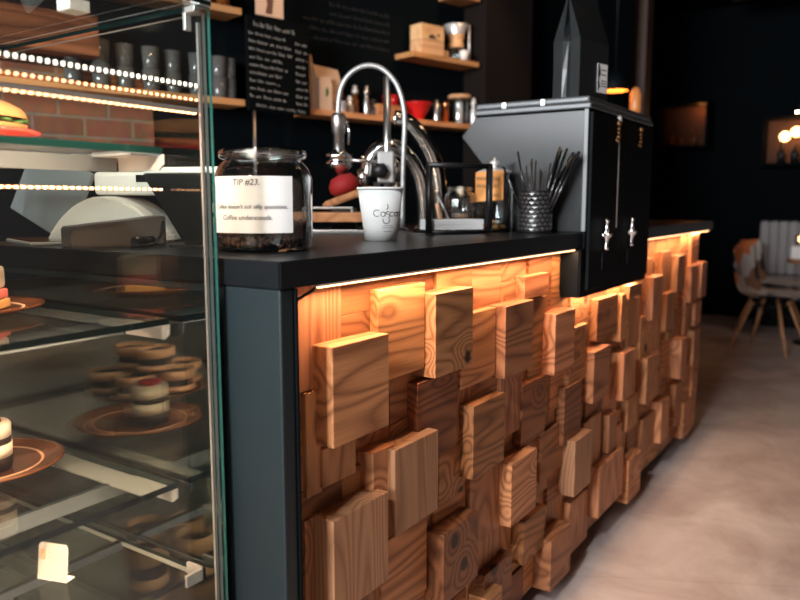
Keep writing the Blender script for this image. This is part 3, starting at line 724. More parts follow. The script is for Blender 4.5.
obj('bowl', G().lathe([(0, -.028), (.035, -.028), (.050, -.012), (.050, .008), (.034, .030), (.0, .036)], (0, 0, 0), 28, mx=r0), M['red_matt'], rd)
obj('paddle', G().prism([(-.075, -.052), (.075, -.052), (.09, -.042), (.075, -.030), (-.075, -.030), (-.09, -.042)], 'y', -.055, .05, bev=.005, mx=r0), M['shelf_wood'], rd)
obj('support', G().box(-.04, .04, -.03, .03, -.147, -.075, mx=Matrix.Translation((-.735, 1.10, 1.168)) @ Matrix.Rotation(math.radians(33.8), 4, 'Z')), M['dark_metal'], rd)
tg = thing('serving_tongs', 'pair of steel and wood tongs leaning beside the napkin frame', 'tongs', (-.38, 1.10, T))
p0 = Vector((-.345, 1.075, T+.004))
obj('steel_arm', G().tube([p0+camr*.035, p0+camr*.01+Vector((0, 0, .06)), p0-camr*.02+Vector((0, 0, .125))], .0035), M['steel'], tg)
obj('wooden_arm', G().tube([p0+camr*.005, p0-camr*.006+Vector((0, 0, .04)), p0-camr*.016+Vector((0, 0, .085))], [.004, .007, .006]), M['caramel'], tg)
# ------------------------------------------------------------------ glass display case at the end of the bar
CY0, CYE = -.98, -.02; CXF, CXB = -.12, -.99
dc = thing('display_case', 'glass pastry display case standing against the end of the bar', 'display case', (-.55, -.5, FZ))
GL = [M['glass'], M['glass_edge']]
def pane(name, x0, x1, y0, y1, z0, z1, thin, edges=True, m=None):
    g = G().box(x0, x1, y0, y1, z0, z1)
    ax = 'xyz'.index(thin)
    for f in g.bm.faces:
        n = f.normal if f.normal.length else f.calc_center_median()
        f.normal_update()
        if abs(f.normal[ax]) < .5 and edges: f.material_index = 1
    return obj(name, g, m or GL, dc)
pane('front_glass', CXF-.006, CXF, CY0, CYE+.004, .22, 1.408, 'x', m=[M['glass'], M['edge_painted_lit']])
pane('end_glass', CXB, CXF-.007, CYE-.006, CYE, .22, 1.400, 'y', m=[M['glass'], M['steel_pale']])
pane('top_glass', CXB, CXF+.004, CY0, CYE+.004, 1.410, 1.417, 'z')
obj('glazing_bead', G().box(CXF-.0130, CXF-.009, CYE-.0125, CYE-.007, .22, 1.385), M['steel_pale'], dc)
obj('corner_bracket', G().box(CXF-.034, CXF-.028, CYE-.02, CYE-.008, 1.375, 1.409, bev=.001).box(CXF-.034, CXF-.007, CYE-.02, CYE-.008, 1.400, 1.409, bev=.001).box(CXF-.018, CXF+.002, CYE-.018, CYE+.006, 1.409, 1.424, bev=.001), M['steel_pale'], dc)
obj('added_gloss_backing', G().box(CXB, CXF-.008, CYE+.004, CYE+.008, .22, .966), M['acrylic'], dc)  # added glossy sheet to strengthen reflections in the end glass
obj('base_cabinet', G().box(CXB, CXF, CY0, CYE, FZ, .20, bev=.004), M['black'], dc)
obj('deck', G().box(CXB, CXF-.008, CY0, CYE-.008, .20, .215), M['steel'], dc)
obj('rear_panel', G().box(CXB-.01, CXB, CY0, CYE, .20, .90), M['steel'], dc)
g = G()
for z0 in (.90, 1.385): g.box(CXB-.012, CXB+.012, CY0, CYE, z0, z0+.025)
for y in (CY0, CYE-.02): g.box(CXB-.012, CXB+.012, y, y+.02, .90, 1.41)
obj('rear_frame', g, M['dark_metal'], dc)
obj('far_end', G().box(CXB, CXF, CY0-.012, CY0-.002, FZ, 1.408), M['acrylic'], dc)
for z, xf in ((1.201, -.225), (.917, -.228), (.628, -.224)):
    s = pane('glass_shelf', CXB+.02, xf, CY0+.01, CYE-.011, z-.011, z, 'z')
    for y in (CYE-.013, CY0+.012):
        g = G(); k = -1 if y > -.5 else 1
        g.prism([(xf-.115, z-.0115), (xf+.002, z-.0115), (xf+.002, z-.028), (xf-.010, z-.038), (xf-.115, z-.038)], 'y', y, y+.0035)
        g.box(CXB+.02, xf-.012, min(y, y+k*.05), max(y, y+k*.05), z-.0145, z-.0118)
        obj('shelf_bracket', g, M['steel_pale'], s)
    obj('shelf_rail', G().box(xf-.125, xf-.116, CY0+.014, CYE-.016, z-.038, z-.012), M['rail'], s)
s = pane('glass_shelf', CXB+.02, -.163, CY0+.01, CYE-.011, .477, .484, 'z')
obj('shelf_bracket', G().box(-.20, -.158, CYE-.016, CYE-.0105, .470, .490).box(-.164, -.158, CYE-.05, CYE-.0105, .470, .490).box(CXB+.02, -.20, CYE-.014, CYE-.0105, .470, .476), M['steel_pale'], s)
obj('cross_rail', G().box(-.40, -.385, CY0+.01, CYE-.012, .462, .4765), M['steel'], s)
# LED bars and reflected LED lines of the case, all built as glowing bars
def lbar(x, z, y1, body, dotmat, step=.0125, side=0.006, dz=-.004, hh=.004):
    b = obj('led_and_reflection_bar', G().box(x-.010, x, CY0+.01, y1, z-hh, z+hh, bev=.0008), M[body], dc)
    g = G(); y = CY0+.015
    while y < y1-.004:
        g.box(x+.0003, x+.0022, y, y+side, z-hh*.8, z+hh*.8) if dz == 0 else g.box(x-.009, x-.003, y, y+side, z-hh-.002, z-hh)
        y += step
    obj('led_and_reflection_row', g, M[dotmat], b)
lbar(-.131, 1.2895, CYE-.015, 'dark_metal', 'led_white', dz=0, step=.0105, side=.0036, hh=.0032)
lbar(-.131, 1.2525, CYE-.015, 'steel_pale', 'led_warm', step=.0105, side=.0045, hh=.0035)
lbar(-.131, 1.2680, CYE-.015, 'copper', 'led_warm', step=.0105, side=.0035, dz=0, hh=.0018)  # orange LED reflection in the glass, modelled as a glowing bar
lbar(-.226, 1.132, CYE-.015, 'copper', 'led_warm', step=.0105, side=.0055, dz=0, hh=.0020)  # mirrored LED line under the top shelf, modelled as a glowing bar
# white card holder on top of the case
tag(obj('card_holder', G().box(-.372, -.335, -.112, -.075, 1.4175, 1.436, bev=.002), M['white_plastic']), 'small white box lying on the glass top of the display case', 'box')
pc = thing('price_card', 'small white price card standing on the lowest glass shelf of the display case', 'card', (-.36, -.19, .484))
M['card'] = mat('card_stock', (.50, .50, .48), .9)
k0 = Matrix.Translation((-.372, -.206, .4845)) @ Matrix.Rotation(math.radians(18), 4, 'Z') @ Matrix.Rotation(math.radians(-8), 4, 'X')
obj('card', G().prism([(0, .0), (.058, .0), (.058, .054), (.054, .062), (.004, .062), (0, .056)], 'y', 0, .0015, mx=k0), M['card'], pc)
obj('card_foot', G().box(.0, .058, .0, .02, 0, .0015, mx=Matrix.Translation((-.372, -.206, .4845)) @ Matrix.Rotation(math.radians(18), 4, 'Z')), M['white_paper'], pc)
g = G()
for z, a, b_ in ((.046, .020, .050), (.039, .022, .046), (.030, .026, .052)):
    u = a
    while u < b_: l = random.uniform(.002, .006); g.box(u, min(u+l, b_), -.0008, -.0002, z, z+.0012, mx=k0); u += l+.0012
obj('card_print', g, mat('grey_ink', (.35, .36, .37), .8), pc)
obj('card_picture', G().box(.005, .015, -.0008, -.0002, .034, .050, mx=k0), M['caramel'], pc)

def plate(name, label, x, y, z, r, m, group=None):
    t = thing(name, label, 'plate', (x, y, z), group=group)
    obj('dish', G().lathe([(0, .002), (r*.55, .001), (r*.6, 0), (r*.62, .003), (r*.95, .013), (r, .016), (r*.985, .0185), (r*.93, .016), (r*.62, .0075), (0, .006)], (x, y, z), 48), M[m], t)
    obj('glaze_ring', G().lathe([(r*.70, .0098), (r*.72, .0118), (r*.74, .0108)], (x, y, z), 48), M['caramel'], t)
    return t
# top shelf: filled bread roll on a red plate
plate('red_plate', 'red plate under the bread roll on the top glass shelf', -.43, -.290, 1.2012, .150, 'red_plastic')
sw = thing('bread_roll', 'filled bread roll with green salad on the red plate', 'sandwich', (-.43, -.29, 1.215))
def roll(g, z0, h, top):
    n = 28
    def fn(u, v):
        a = 2*PI*u; r = math.sin(v*PI/2)
        bx, by = .058*r*math.cos(a), .150*r*math.sin(a)
        zz = math.cos(v*PI/2)**.8*h
        return (-.43+bx, -.292+by, z0+(zz if top else -zz*.55))
    g.grid(fn, n, 8)
g = G(); roll(g, 1.246, .036, True); g.lathe([(0, 1.2455), (.05, 1.2455)], (-.43, -.292, 0), 8); obj('top_half', g, M['bread'], sw)
g = G(); roll(g, 1.236, .032, False); obj('bottom_half', g, M['bread'], sw)
g = G()
for i in range(26):
    a = 2*PI*i/26; g.ball((-.43+.053*math.cos(a), -.292+.143*math.sin(a), 1.241+random.uniform(-.003, .003)), .011, 1, sc=(1, 1, .35))
obj('salad', g, M['lettuce'], sw)
# middle shelf: layered cake on brown plate
plate('brown_plate', 'brown plate under the pink layered cake on the middle shelf', -.545, -.205, .9172, .125, 'brown_plate', None)
ck = thing('layer_cake', 'cake slice with white top, pink middle and yellow base on the middle shelf', 'cake', (-.535, -.20, .924))
km = Matrix.Translation((-.545, -.20, .926)) @ Matrix.Rotation(math.radians(40), 4, 'Z')
obj('sponge_base', G().box(-.06, .055, -.04, .04, 0, .016, bev=.003, mx=km), M['sponge'], ck)
obj('pink_layer', G().box(-.058, .053, -.038, .038, .0165, .034, bev=.004, mx=km), M['pink'], ck)
obj('white_top', G().box(-.057, .051, -.037, .037, .0345, .075, bev=.008, mx=km), M['cream'], ck)
# lower shelf: striped dessert with red top on brown plate
plate('brown_plate', 'glossy brown plate under the striped dessert on the lower shelf', -.565, -.185, .6282, .135, 'brown_plate', None)
ds = thing('layered_dessert', 'round dessert in white and dark stripes with a red top on the lower shelf', 'dessert', (-.51, -.20, .637))
dcx, dcy, dz = -.535, -.19, .640
obj('dark_base', G().lathe([(0, 0), (.038, 0), (.039, .022), (0, .022)], (dcx, dcy, dz), 32), M['choc'], ds)
obj('white_layer', G().lathe([(0, .0222), (.0385, .0222), (.0395, .045), (0, .045)], (dcx, dcy, dz), 32), M['cream'], ds)
obj('dark_layer', G().lathe([(0, .0452), (.038, .0452), (.038, .057), (0, .057)], (dcx, dcy, dz), 32), M['choc'], ds)
obj('white_layer', G().lathe([(0, .0572), (.0385, .0572), (.039, .078), (.035, .083), (0, .083)], (dcx, dcy, dz), 32), M['cream'], ds)
obj('red_top', G().lathe([(0, .0832), (.024, .0832), (.022, .090), (0, .093)], (dcx, dcy, dz), 24), M['berry'], ds)
# chocolate tarts further along, seen mirrored in the black end of the case
plate('brown_plate', 'wide dark plate of stacked chocolate tarts on the lower shelf', -.77, -.37, .6282, .14, 'brown_plate', None)
def tart(label, x, y, z, grp, r=.046):
    t = thing('chocolate_tart', label, 'tart', (x, y, z), group=grp)
    obj('filling', G().lathe([(0, .0), (r*.86, .0), (r*.86, .047), (0, .046)], (x, y, z), 28), M['choc'], t)
    g = G().lathe([(r*.87, .004), (r*.98, .004), (r*.98, .016), (r*.87, .016), (r*.87, .004)], (x, y, z), 28); g.lathe([(r*.80, .034), (r*1.0, .034), (r*1.03, .054), (r*.92, .056), (r*.84, .048), (r*.80, .034)], (x, y, z), 28)
    obj('biscuit_band', g, M['caramel'], t); return t
tl = 'chocolate tart with a pale biscuit rim on the wide dark plate'
t0 = tart(tl, -.72, -.29, .645, 'chocolate tarts on the lower shelf')
for x, y, z in ((-.69, -.39, .645), (-.79, -.38, .645), (-.82, -.29, .645), (-.705, -.34, .705), (-.775, -.335, .705), (-.75, -.46, .645)): dup(t0, (x, y, z))
tl2 = 'tall layered chocolate tart on the steel deck of the display case'
t1 = tart(tl2, -.57, -.33, .216, 'tarts on the deck of the case')
t1.scale = (1, 1, 1.9)
for x, y in ((-.62, -.23), (-.66, -.38), (-.54, -.44), (-.72, -.30)): dup(t1, (x, y, .216), scale=(1, 1, 1.9))
# mug on the middle shelf
mg = thing('dark_bowl', 'low dark bowl towards the back of the middle shelf', 'bowl', (-.80, -.42, .9172))
obj('bowl_wall', G().lathe([(0, 0), (.04, 0), (.075, .045), (.078, .06), (.072, .058), (.04, .012), (0, .01)], (-.80, -.42, .9172), 32), M['brown_plate'], mg)

# ------------------------------------------------------------------ till on the worktop behind the case
ps_ = thing('till_stand', 'white till with rounded stand and slanted screen on the worktop behind the case', 'till', (-.72, .25, T))
c0 = Matrix.Translation((-.71, .272, T)) @ Matrix.Rotation(math.radians(28), 4, 'Z')
dome = [(-.185, 0), (-.178, .018), (-.15, .055), (-.115, .085), (-.075, .103), (-.035, .106), (.0, .098), (.035, .078), (.065, .05), (.09, .02), (.10, 0)]
obj('rounded_base', G().prism(dome, 'y', -.07, .07, bev=.006, mx=c0), M['white_plastic'], ps_)
obj('head', G().box(-.085, .105, -.03, .10, .108, .162, bev=.010, mx=c0), M['white_plastic'], ps_)
obj('grip_slot', G().box(.02, .075, -.033, -.029, .138, .154, bev=.001, mx=c0), M['black'], ps_)
sc_ = Matrix.Translation((-.93, .17, T+.030)) @ Matrix.Rotation(math.radians(33), 4, 'Z') @ Matrix.Rotation(math.radians(24), 4, 'Y')
obj('screen', G().box(-.006, .006, -.10, .13, .0, .178, bev=.004, mx=sc_ @ Matrix.Rotation(math.radians(62), 4, 'Z')), M['tablet'], ps_)
cd = thing('customer_display', 'black slanted display panel on the worktop beside the bean jar', 'screen', (-.45, .22, T))
m0 = Matrix.Translation((-.455, .20, T)) @ Matrix.Rotation(math.radians(26), 4, 'Z')
obj('panel', G().prism([(-.085, .150), (.062, .150), (.062, .004), (.002, .004)], 'y', -.008, .008, bev=.003, mx=m0), M['display'], cd)
obj('top_rail', G().box(-.08, .085, -.012, .012, .1505, .164, bev=.002, mx=m0), M['steel_pale'], cd)
obj('foot', G().box(-.02, .06, -.03, .05, .0, .0038, mx=m0), M['dark_metal'], cd)
bx = thing('adapter_box', 'dark grey box with a cable lying in front of the white till', 'box', (-.58, .11, T))
b0 = Matrix.Translation((-.60, .032, T)) @ Matrix.Rotation(math.radians(76), 4, 'Z')
obj('housing', G().prism([(0, .0), (.20, .0), (.20, .063), (0, .042)], 'y', -.012, .055, bev=.003, mx=b0), mat('grey_box', (.11, .085, .08), .45), bx)
obj('cable', G().tube([(-.54, .215, T+.05), (-.53, .20, T+.02), (-.50, .16, T+.006), (-.46, .11, T+.006), (-.44, .06, T+.006)], .003, n=8), M['wire'], bx)
obj('plug', G().tube([(-.515, .165, T+.012), (-.50, .11, T+.012)], .010, n=12), M['wire'], bx)
ph = thing('phone', 'dark phone lying on the worktop edge left of the till', 'phone', (-.84, .085, T))
p0 = Matrix.Translation((-.82, .095, T)) @ Matrix.Rotation(math.radians(-18), 4, 'Z')
obj('case', G().box(-.12, .12, -.045, .045, 0, .008, bev=.003, mx=p0), M['steel_pale'], ph)
obj('screen', G().box(-.115, .115, -.041, .041, .0082, .0095, mx=p0), M['brown_plate'], ph)
# white mug behind the till
mu = thing('white_mug', 'white mug standing between the till and the slanted black display', 'mug', (-.56, .33, T))
obj('mug_wall', G().lathe([(0, 0), (.033, 0), (.04, .01), (.042, .09), (.039, .09), (.037, .012), (0, .008)], (-.575, .35, T), 28), M['white_plastic'], mu)
obj('band', G().lathe([(.0425, .058), (.0431, .062), (.0425, .068)], (-.575, .35, T), 28), M['black'], mu)

# ------------------------------------------------------------------ wall behind the bar: shelves and what stands on them
def shelf(label, s0, s1, z0, z1, d=.143, name='wall_shelf', wood_='shelf_wood'):
    c = (s0+s1)/2
    g = G().box(-d, 0, s0-c, s1-c, z0-.001, z1-.002, bev=.002)
    o = obj(name, g, M[wood_], local=True); o.location = W(c, 0, 0); o.rotation_euler = (0, 0, WROT)
    # keep the timber's own frame: move the mesh up by its height
    o.location.z = z0
    for v in o.data.vertices: v.co.z -= z0
    return tag(o, label, 'shelf', 'timber shelves behind the bar') and o
SA = .192
shelf('long timber wall shelf carrying the bags, bottles and red dripper', .0, 1.135, 1.517, 1.545)
shelf('timber wall shelf behind the display case carrying stacked tumblers', -1.9, -.34, 1.525, 1.553)
shelf('timber wall shelf high on the left above the stacked tumblers', -1.9, -.345, 1.901, 1.930)
shelf('short timber wall shelf carrying the wooden box and glass brewer', .634, 1.13, 1.857, 1.885)
shelf('topmost short timber wall shelf above the wooden box', .95, 1.13, 2.205, 2.23)
shelf('thick knotty timber beam on the wall high behind the display case', -1.9, -.95, 1.655, 1.80, .10, 'timber_beam', 'pine_d')
tmb = None
def at(s, off, z): return W(s, off, z)
def local_thing(name, label, cat, s, off, z, group=None): return thing(name, label, cat, W(s, off, z), WROT, group)
# tumblers, stacked in pairs
g = G().lathe([(0, 0), (.027, 0), (.030, .004), (.036, .088), (.0335, .088), (.028, .008), (0, .007)], (0, 0, 0), 24)
tum = obj('tumbler', g, M['tumbler'], local=True); tum.location = W(-.42, -.08, 1.5535); tum.rotation_euler = (0, 0, WROT)
tag(tum, 'clear tumbler in the stacked pairs on the left wall shelf', 'glass', 'stacked tumblers')
for i, s in enumerate([-.42, -.335-.03, -.52, -.62, -.72, -.82, -.92, -1.02]):
    for lv in range(2):
        if i == 0 and lv == 0: continue
        o = tum.copy(); COL.objects.link(o); o.location = W(s, -.08-.015*(i % 2), 1.5535+lv*.0885)
def wbottle(name, label, cat, s, z, prof, m, off=-.09, group=None, neckm=None, cut=None, n=20):
    if neckm is None:
        o = obj(name, G().lathe(prof, (0, 0, 0), n), M[m], local=True); o.location = W(s, off, z); return tag(o, label, cat, group)
    t = local_thing(name, label, cat, s, off, z, group)
    obj('body', G().lathe(prof[:cut], (0, 0, 0), n), M[m], t, local=True)
    obj('cap', G().lathe(prof[cut-1:], (0, 0, 0), n), M[neckm], t, local=True); return t
wbottle('dark_bottle', 'dark bottle on the high left wall shelf', 'bottle', -.47, 1.9305, [(0, 0), (.035, 0), (.036, .12), (.014, .16), (.014, .20), (0, .20)], 'coffee', group='bottles on the high left shelf')
wbottle('dark_bottle', 'dark bottle on the high left wall shelf', 'bottle', -.39, 1.9305, [(0, 0), (.035, 0), (.036, .12), (.014, .16), (.014, .20), (0, .20)], 'coffee', group='bottles on the high left shelf')
# chalkboard
cb = local_thing('chalkboard', 'black menu chalkboard covered in small handwritten lines in front of the wall shelves', 'chalkboard', -.18, .02, 1.505)
obj('slate', G().box(-.008, .008, -.160, .158, .0, .395, bev=.002), M['slate'], cb, local=True)
obj('easel_leg', G().tube([(.0, -.13, 0), (.0, -.13, -.40)], .006, n=8), M['steel'], cb, local=True)
rt = random.Random(21)
lines = [(.355, -.125, .08, 1.6, [(0, 1)]), *[(.318-.0325*i, -.150, -.150+w_, 1.0, [(.085, .145)]) for i, w_ in enumerate((.18, .21, .22, .16, .19, .165, .15, .19, .18))], (.022, -.12, .13, 1.0, [])]
g = G()
def scribble(g, u0, u1, z, h, slope=-.05):
    u = u0
    while u < u1:
        wl = rt.uniform(.018, .05); e = min(u+wl, u1); pts = []; uu = u; k = 0
        pts.append((.0092, uu, z+slope*(uu+.15)+h*rt.choice((.3, 1.3)))); 
        while uu < e:
            pts.append((.0092, uu, z+slope*(uu+.15)+(h*rt.uniform(.5, 1.0) if k % 2 else h*rt.uniform(-.15, .12)))); uu += rt.uniform(.0028, .0048); k += 1
        if len(pts) > 2: g.tube(pts, .00115, n=4)
        u = e+rt.uniform(.008, .014)
for z, a, b_, hh, price in lines:
    scribble(g, a, b_, z, .0095*hh)
    for p, q in price:
        if p > 0: scribble(g, p, q, z-.004, .009)
obj('chalk_writing', g, M['chalk'], cb, local=True)
# picture card above it
pk = local_thing('picture_card', 'white picture card with a dark figure above the menu chalkboard', 'picture', -.21, -.0, 1.915)
obj('card', G().box(-.002, .002, -.068, .070, .0, .20), M['kraft'], pk, local=True)
obj('figure', G().prism([(-.022, .01), (.012, .01), (.016, .05), (.022, .09), (.0, .13), (-.02, .09), (-.012, .05)], 'x', .0022, .003), mat('brown_print', (.12, .05, .03), .8), pk, local=True)
# faint chalk lettering on the wall itself
rt = random.Random(9)
wc = local_thing('wall_chalk_writing', 'rows of faint chalk handwriting on the black wall above the long shelf', 'writing', .3, -.145, 1.89)
for i in range(5):
    g = G()
    scribble(g, -.08 if i < 2 else -.24, .30, .17-.042*i, .016, 0.0)
    for v in g.bm.verts: v.co.x -= .0086
    obj('chalk_row', g, M['chalk_dim'], wc, local=True)
# long shelf, left to right
t = local_thing('cutting_board', 'tall narrow pale wooden board standing at the left end of the long shelf', 'board', .062, -.105, 1.5445)
obj('board', G().prism([(-.022, 0), (.022, 0), (.020, .235), (.012, .262), (-.012, .262), (-.022, .235)], 'x', -.008, .008, bev=.003), M['box_wood'], t, local=True)
t = local_thing('paper_bag', 'large tan paper bag with a leaf emblem on the long shelf', 'bag', .145, -.098, 1.5445)
def bagmesh(w, d, h, tilt=0):
    g = G(); R = [[(-d, -w, 0), (d, -w, 0), (d, w, 0), (-d, w, 0)], [(-d, -w, h*.7), (d, -w, h*.7), (d, w, h*.7), (-d, w, h*.7)], [(-d*.3, -w*1.02, h), (d*.3, -w*1.02, h), (d*.3, w*1.02, h-tilt), (-d*.3, w*1.02, h-tilt)]]
    vr = [[g.bm.verts.new(p) for p in r] for r in R]
    for A, B in zip(vr, vr[1:]):
        for i in range(4): g.bm.faces.new([A[i], A[(i+1) % 4], B[(i+1) % 4], B[i]])
    g.bm.faces.new(vr[0][::-1]); g.bm.faces.new(vr[-1]); return g
obj('sack', bagmesh(.072, .04, .215, .01), M['kraft'], t, local=True)
obj('emblem', G().prism([(-.008, .07), (.006, .075), (.014, .10), (.004, .125), (-.008, .105)], 'x', .0405, .0412), M['lettuce'], t, local=True)
t = local_thing('paper_bag', 'small pale paper bag in front of the larger tan bag', 'bag', .10, -.034, 1.5445)
obj('sack', bagmesh(.034, .018, .155), M['kraft'], t, local=True)
obj('emblem', G().prism([(-.003, .06), (.009, .066), (.014, .085), (.006, .108), (-.004, .09)], 'x', .0185, .0192), M['lettuce'], t, local=True)
wbottle('tin', 'small round steel tin at the foot of the tan paper bags', 'tin', .205, 1.5445, [(0, 0), (.028, 0), (.029, .004), (.029, .04), (.031, .042), (.031, .05), (0, .052)], 'steel_pale', -.045)
bp = [(0, 0), (.016, 0), (.018, .006), (.018, .075), (.010, .095), (.009, .105), (.016, .108), (.016, .125), (.008, .132), (.013, .142), (0, .150)]
wbottle('sauce_bottle', 'short pale bottle right of the steel tin', 'bottle', .295, 1.5445, [(r, z*.62) for r, z in bp], 'steel_pale')
wbottle('sauce_bottle', 'tall amber bottle with bright cap between the pale bottles', 'bottle', .338, 1.5445, bp, 'coffee', -.105, neckm='steel_pale', cut=6)
wbottle('sauce_bottle', 'tall bright metal bottle left of the brewing stand rod', 'bottle', .40, 1.5445, bp, 'steel')
wbottle('sauce_bottle', 'dark squat bottle beside the tall bright metal bottle', 'bottle', .445, 1.5445, [(r*1.2, z*.6) for r, z in bp], 'dark_metal')
wbottle('sauce_bottle', 'dark bottle behind the small pale bottle on the long shelf', 'bottle', .255, 1.5445, [(r*1.2, z*.72) for r, z in bp], 'coffee', -.11)
t = local_thing('wooden_crate', 'low wooden crate behind the brewing stand rod on the long shelf', 'crate', .53, -.09, 1.5445)
obj('crate', G().box(-.05, -.042, -.09, .09, 0, .062).box(.042, .05, -.09, .09, 0, .062).box(-.042, .042, -.09, -.082, 0, .062).box(-.042, .042, .082, .09, 0, .062).box(-.042, .042, -.082, .082, 0, .006), M['shelf_wood'], t, local=True)
wbottle('red_cup', 'dark red cup standing in the wooden crate', 'cup', .56, 1.551, [(0, 0), (.03, 0), (.045, .11), (.042, .11), (.028, .006), (0, .006)], 'berry')
t = local_thing('coffee_dripper', 'bright red cone coffee dripper on the long shelf', 'dripper', .745, -.085, 1.5445)
obj('cone', G().lathe([(0, .012), (.03, .012), (.036, .02), (.078, .088), (.082, .09), (.078, .094), (.03, .026), (0, .022)], (0, 0, 0), 32), M['red'], t, local=True)
obj('base_ring', G().lathe([(.024, 0), (.042, 0), (.046, .006), (.03, .0118), (.024, .0118), (.024, 0)], (0, 0, 0), 32), M['red'], t, local=True)
obj('loop_handle', G().tube([(0, -.066, .075), (0, -.10, .078), (0, -.112, .06), (0, -.095, .045), (0, -.05, .04)], .006), M['red'], t, local=True)
wbottle('hand_grinder', 'dark hand grinder right of the red dripper', 'grinder', .89, 1.5445, [(0, 0), (.026, 0), (.026, .012), (.022, .016), (.022, .055), (.024, .06), (.024, .10), (.008, .108), (.01, .122), (0, .126)], 'dark_metal', neckm='steel', cut=4)
wbottle('copper_canister', 'slim copper canister between the hand grinder and the lidded glass jar', 'canister', .958, 1.5445, [(0, 0), (.018, 0), (.018, .095), (.020, .097), (.020, .118), (0, .12)], 'copper')
t = local_thing('lidded_jar', 'tall glass jar with a wide round wooden lid and pale contents', 'jar', 1.07, -.09, 1.5445)
obj('glass_wall', G().lathe([(0, 0), (.05, 0), (.052, .006), (.052, .14), (.048, .145), (.046, .145), (.049, .138), (.049, .008), (0, .006)], (0, 0, 0), 28), M['jar_glass'], t, local=True)
obj('wooden_lid', G().lathe([(0, .1455), (.062, .1455), (.066, .150), (.066, .160), (.062, .165), (0, .166)], (0, 0, 0), 28), M['box_wood'], t, local=True)
tag(obj('sugar_sticks', G().lathe([(0, .0), (.020, .0), (.021, .12), (0, .122)], tuple(W(1.07, -.09, 1.552)), 16), M['white_plastic']), 'pale paper roll standing inside the wooden-lidded jar', 'roll')
wbottle('glass_bottle', 'small pale bottle at the right end of the long shelf', 'bottle', 1.115, 1.5445, bp, 'steel_pale', -.025)
# short upper shelf
t = local_thing('wooden_box', 'pale wooden box with a dark printed emblem on the short shelf', 'box', .80, -.09, 1.8845)
obj('body', G().box(-.03, .06, -.078, .086, 0, .075, bev=.002), M['box_wood'], t, local=True)
obj('lid', G().box(-.03, .06, -.078, .086, .0765, .155, bev=.002), M['box_wood'], t, local=True)
g = G().prism([(-.03, .085), (.02, .085), (.024, .092), (.0, .106), (-.022, .097)], 'x', .0604, .061); g.prism([(.036, .098), (.052, .1), (.050, .115), (.038, .112)], 'x', .0604, .061)
obj('emblem', g, M['ink'], t, local=True)
tag_ = obj('wooden_block', G().box(-.02, .02, -.02, .018, 0, .04, bev=.002), M['box_wood'], local=True); tag_.location = W(.915, -.06, 1.8845); tag_.rotation_euler = (0, 0, WROT)
tag(tag_, 'small pale wooden block against the printed wooden box', 'block')
t = local_thing('glass_brewer', 'hourglass coffee brewer with a tan wooden collar on the short shelf', 'brewer', 1.035, -.09, 1.8845)
obj('flask', G().lathe([(0, 0), (.05, 0), (.058, .02), (.03, .09), (.028, .105), (.055, .175), (.053, .175), (.026, .105), (.028, .088), (.055, .02), (.048, .003), (0, .003)], (0, 0, 0), 28), M['jar_glass'], t, local=True)
obj('wooden_collar', G().lathe([(.046, .075), (.044, .10), (.036, .108), (.044, .12), (.047, .145), (.04, .145), (.03, .107), (.038, .075), (.046, .075)], (0, 0, 0), 28), M['box_wood'], t, local=True)
obj('paper_filter', G().lathe([(.03, .11), (.068, .195), (.066, .197), (.028, .112)], (0, 0, 0), 20), M['steel_pale'], t, local=True)
tag(obj('small_white_cup', G().lathe([(0, 0), (.02, 0), (.026, .05), (.024, .05), (.018, .004), (0, .004)], tuple(W(1.03, -.022, 1.8845)), 20), M['white_plastic']), 'small white cup in front of the hourglass brewer', 'cup')
t = local_thing('drip_stand', 'thin steel stand with a curved top arm at the end of the short shelf', 'stand', 1.11, -.06, 1.8845)
obj('upright', G().tube([(0, .0, 0), (0, 0.0, .205)], .006), M['steel_pale'], t, local=True)
obj('arm', G().tube([(0, 0, .205), (0, -.03, .215), (0, -.07, .20), (0, -.10, .192)], .005), M['steel'], t, local=True)

# ------------------------------------------------------------------ seating at the far end
def patch_mat():
    m = bpy.data.materials.new('patchwork'); m.use_nodes = True; nt = m.node_tree; N = nt.nodes; L = nt.links
    tc = N.new('ShaderNodeTexCoord'); v = N.new('ShaderNodeTexVoronoi'); v.inputs['Scale'].default_value = 5.2; v.inputs['Randomness'].default_value = .85; v.distance = 'MANHATTAN'
    L.new(tc.outputs['Object'], v.inputs['Vector'])
    s = N.new('ShaderNodeSeparateColor'); L.new(v.outputs['Color'], s.inputs[0])
    r = N.new('ShaderNodeValToRGB'); r.color_ramp.interpolation = 'CONSTANT'; e = r.color_ramp.elements
    cs = [(0, (.30, .24, .21)), (.2, (.02, .025, .04)), (.38, (.55, .53, .52)), (.56, (.66, .20, .06)), (.68, (.30, .16, .10)), (.84, (.42, .38, .36))]
    e[0].position, e[0].color = 0, (*cs[0][1], 1); e[1].position, e[1].color = cs[1][0], (*cs[1][1], 1)
    for p, c in cs[2:]: n = e.new(p); n.color = (*c, 1)
    L.new(s.outputs[0], r.inputs[0]); L.new(r.outputs[0], N['Principled BSDF'].inputs['Base Color']); N['Principled BSDF'].inputs['Roughness'].default_value = .85
    return m
M['patch'] = patch_mat()
def lerp(a, b, t): return a+(b-a)*t
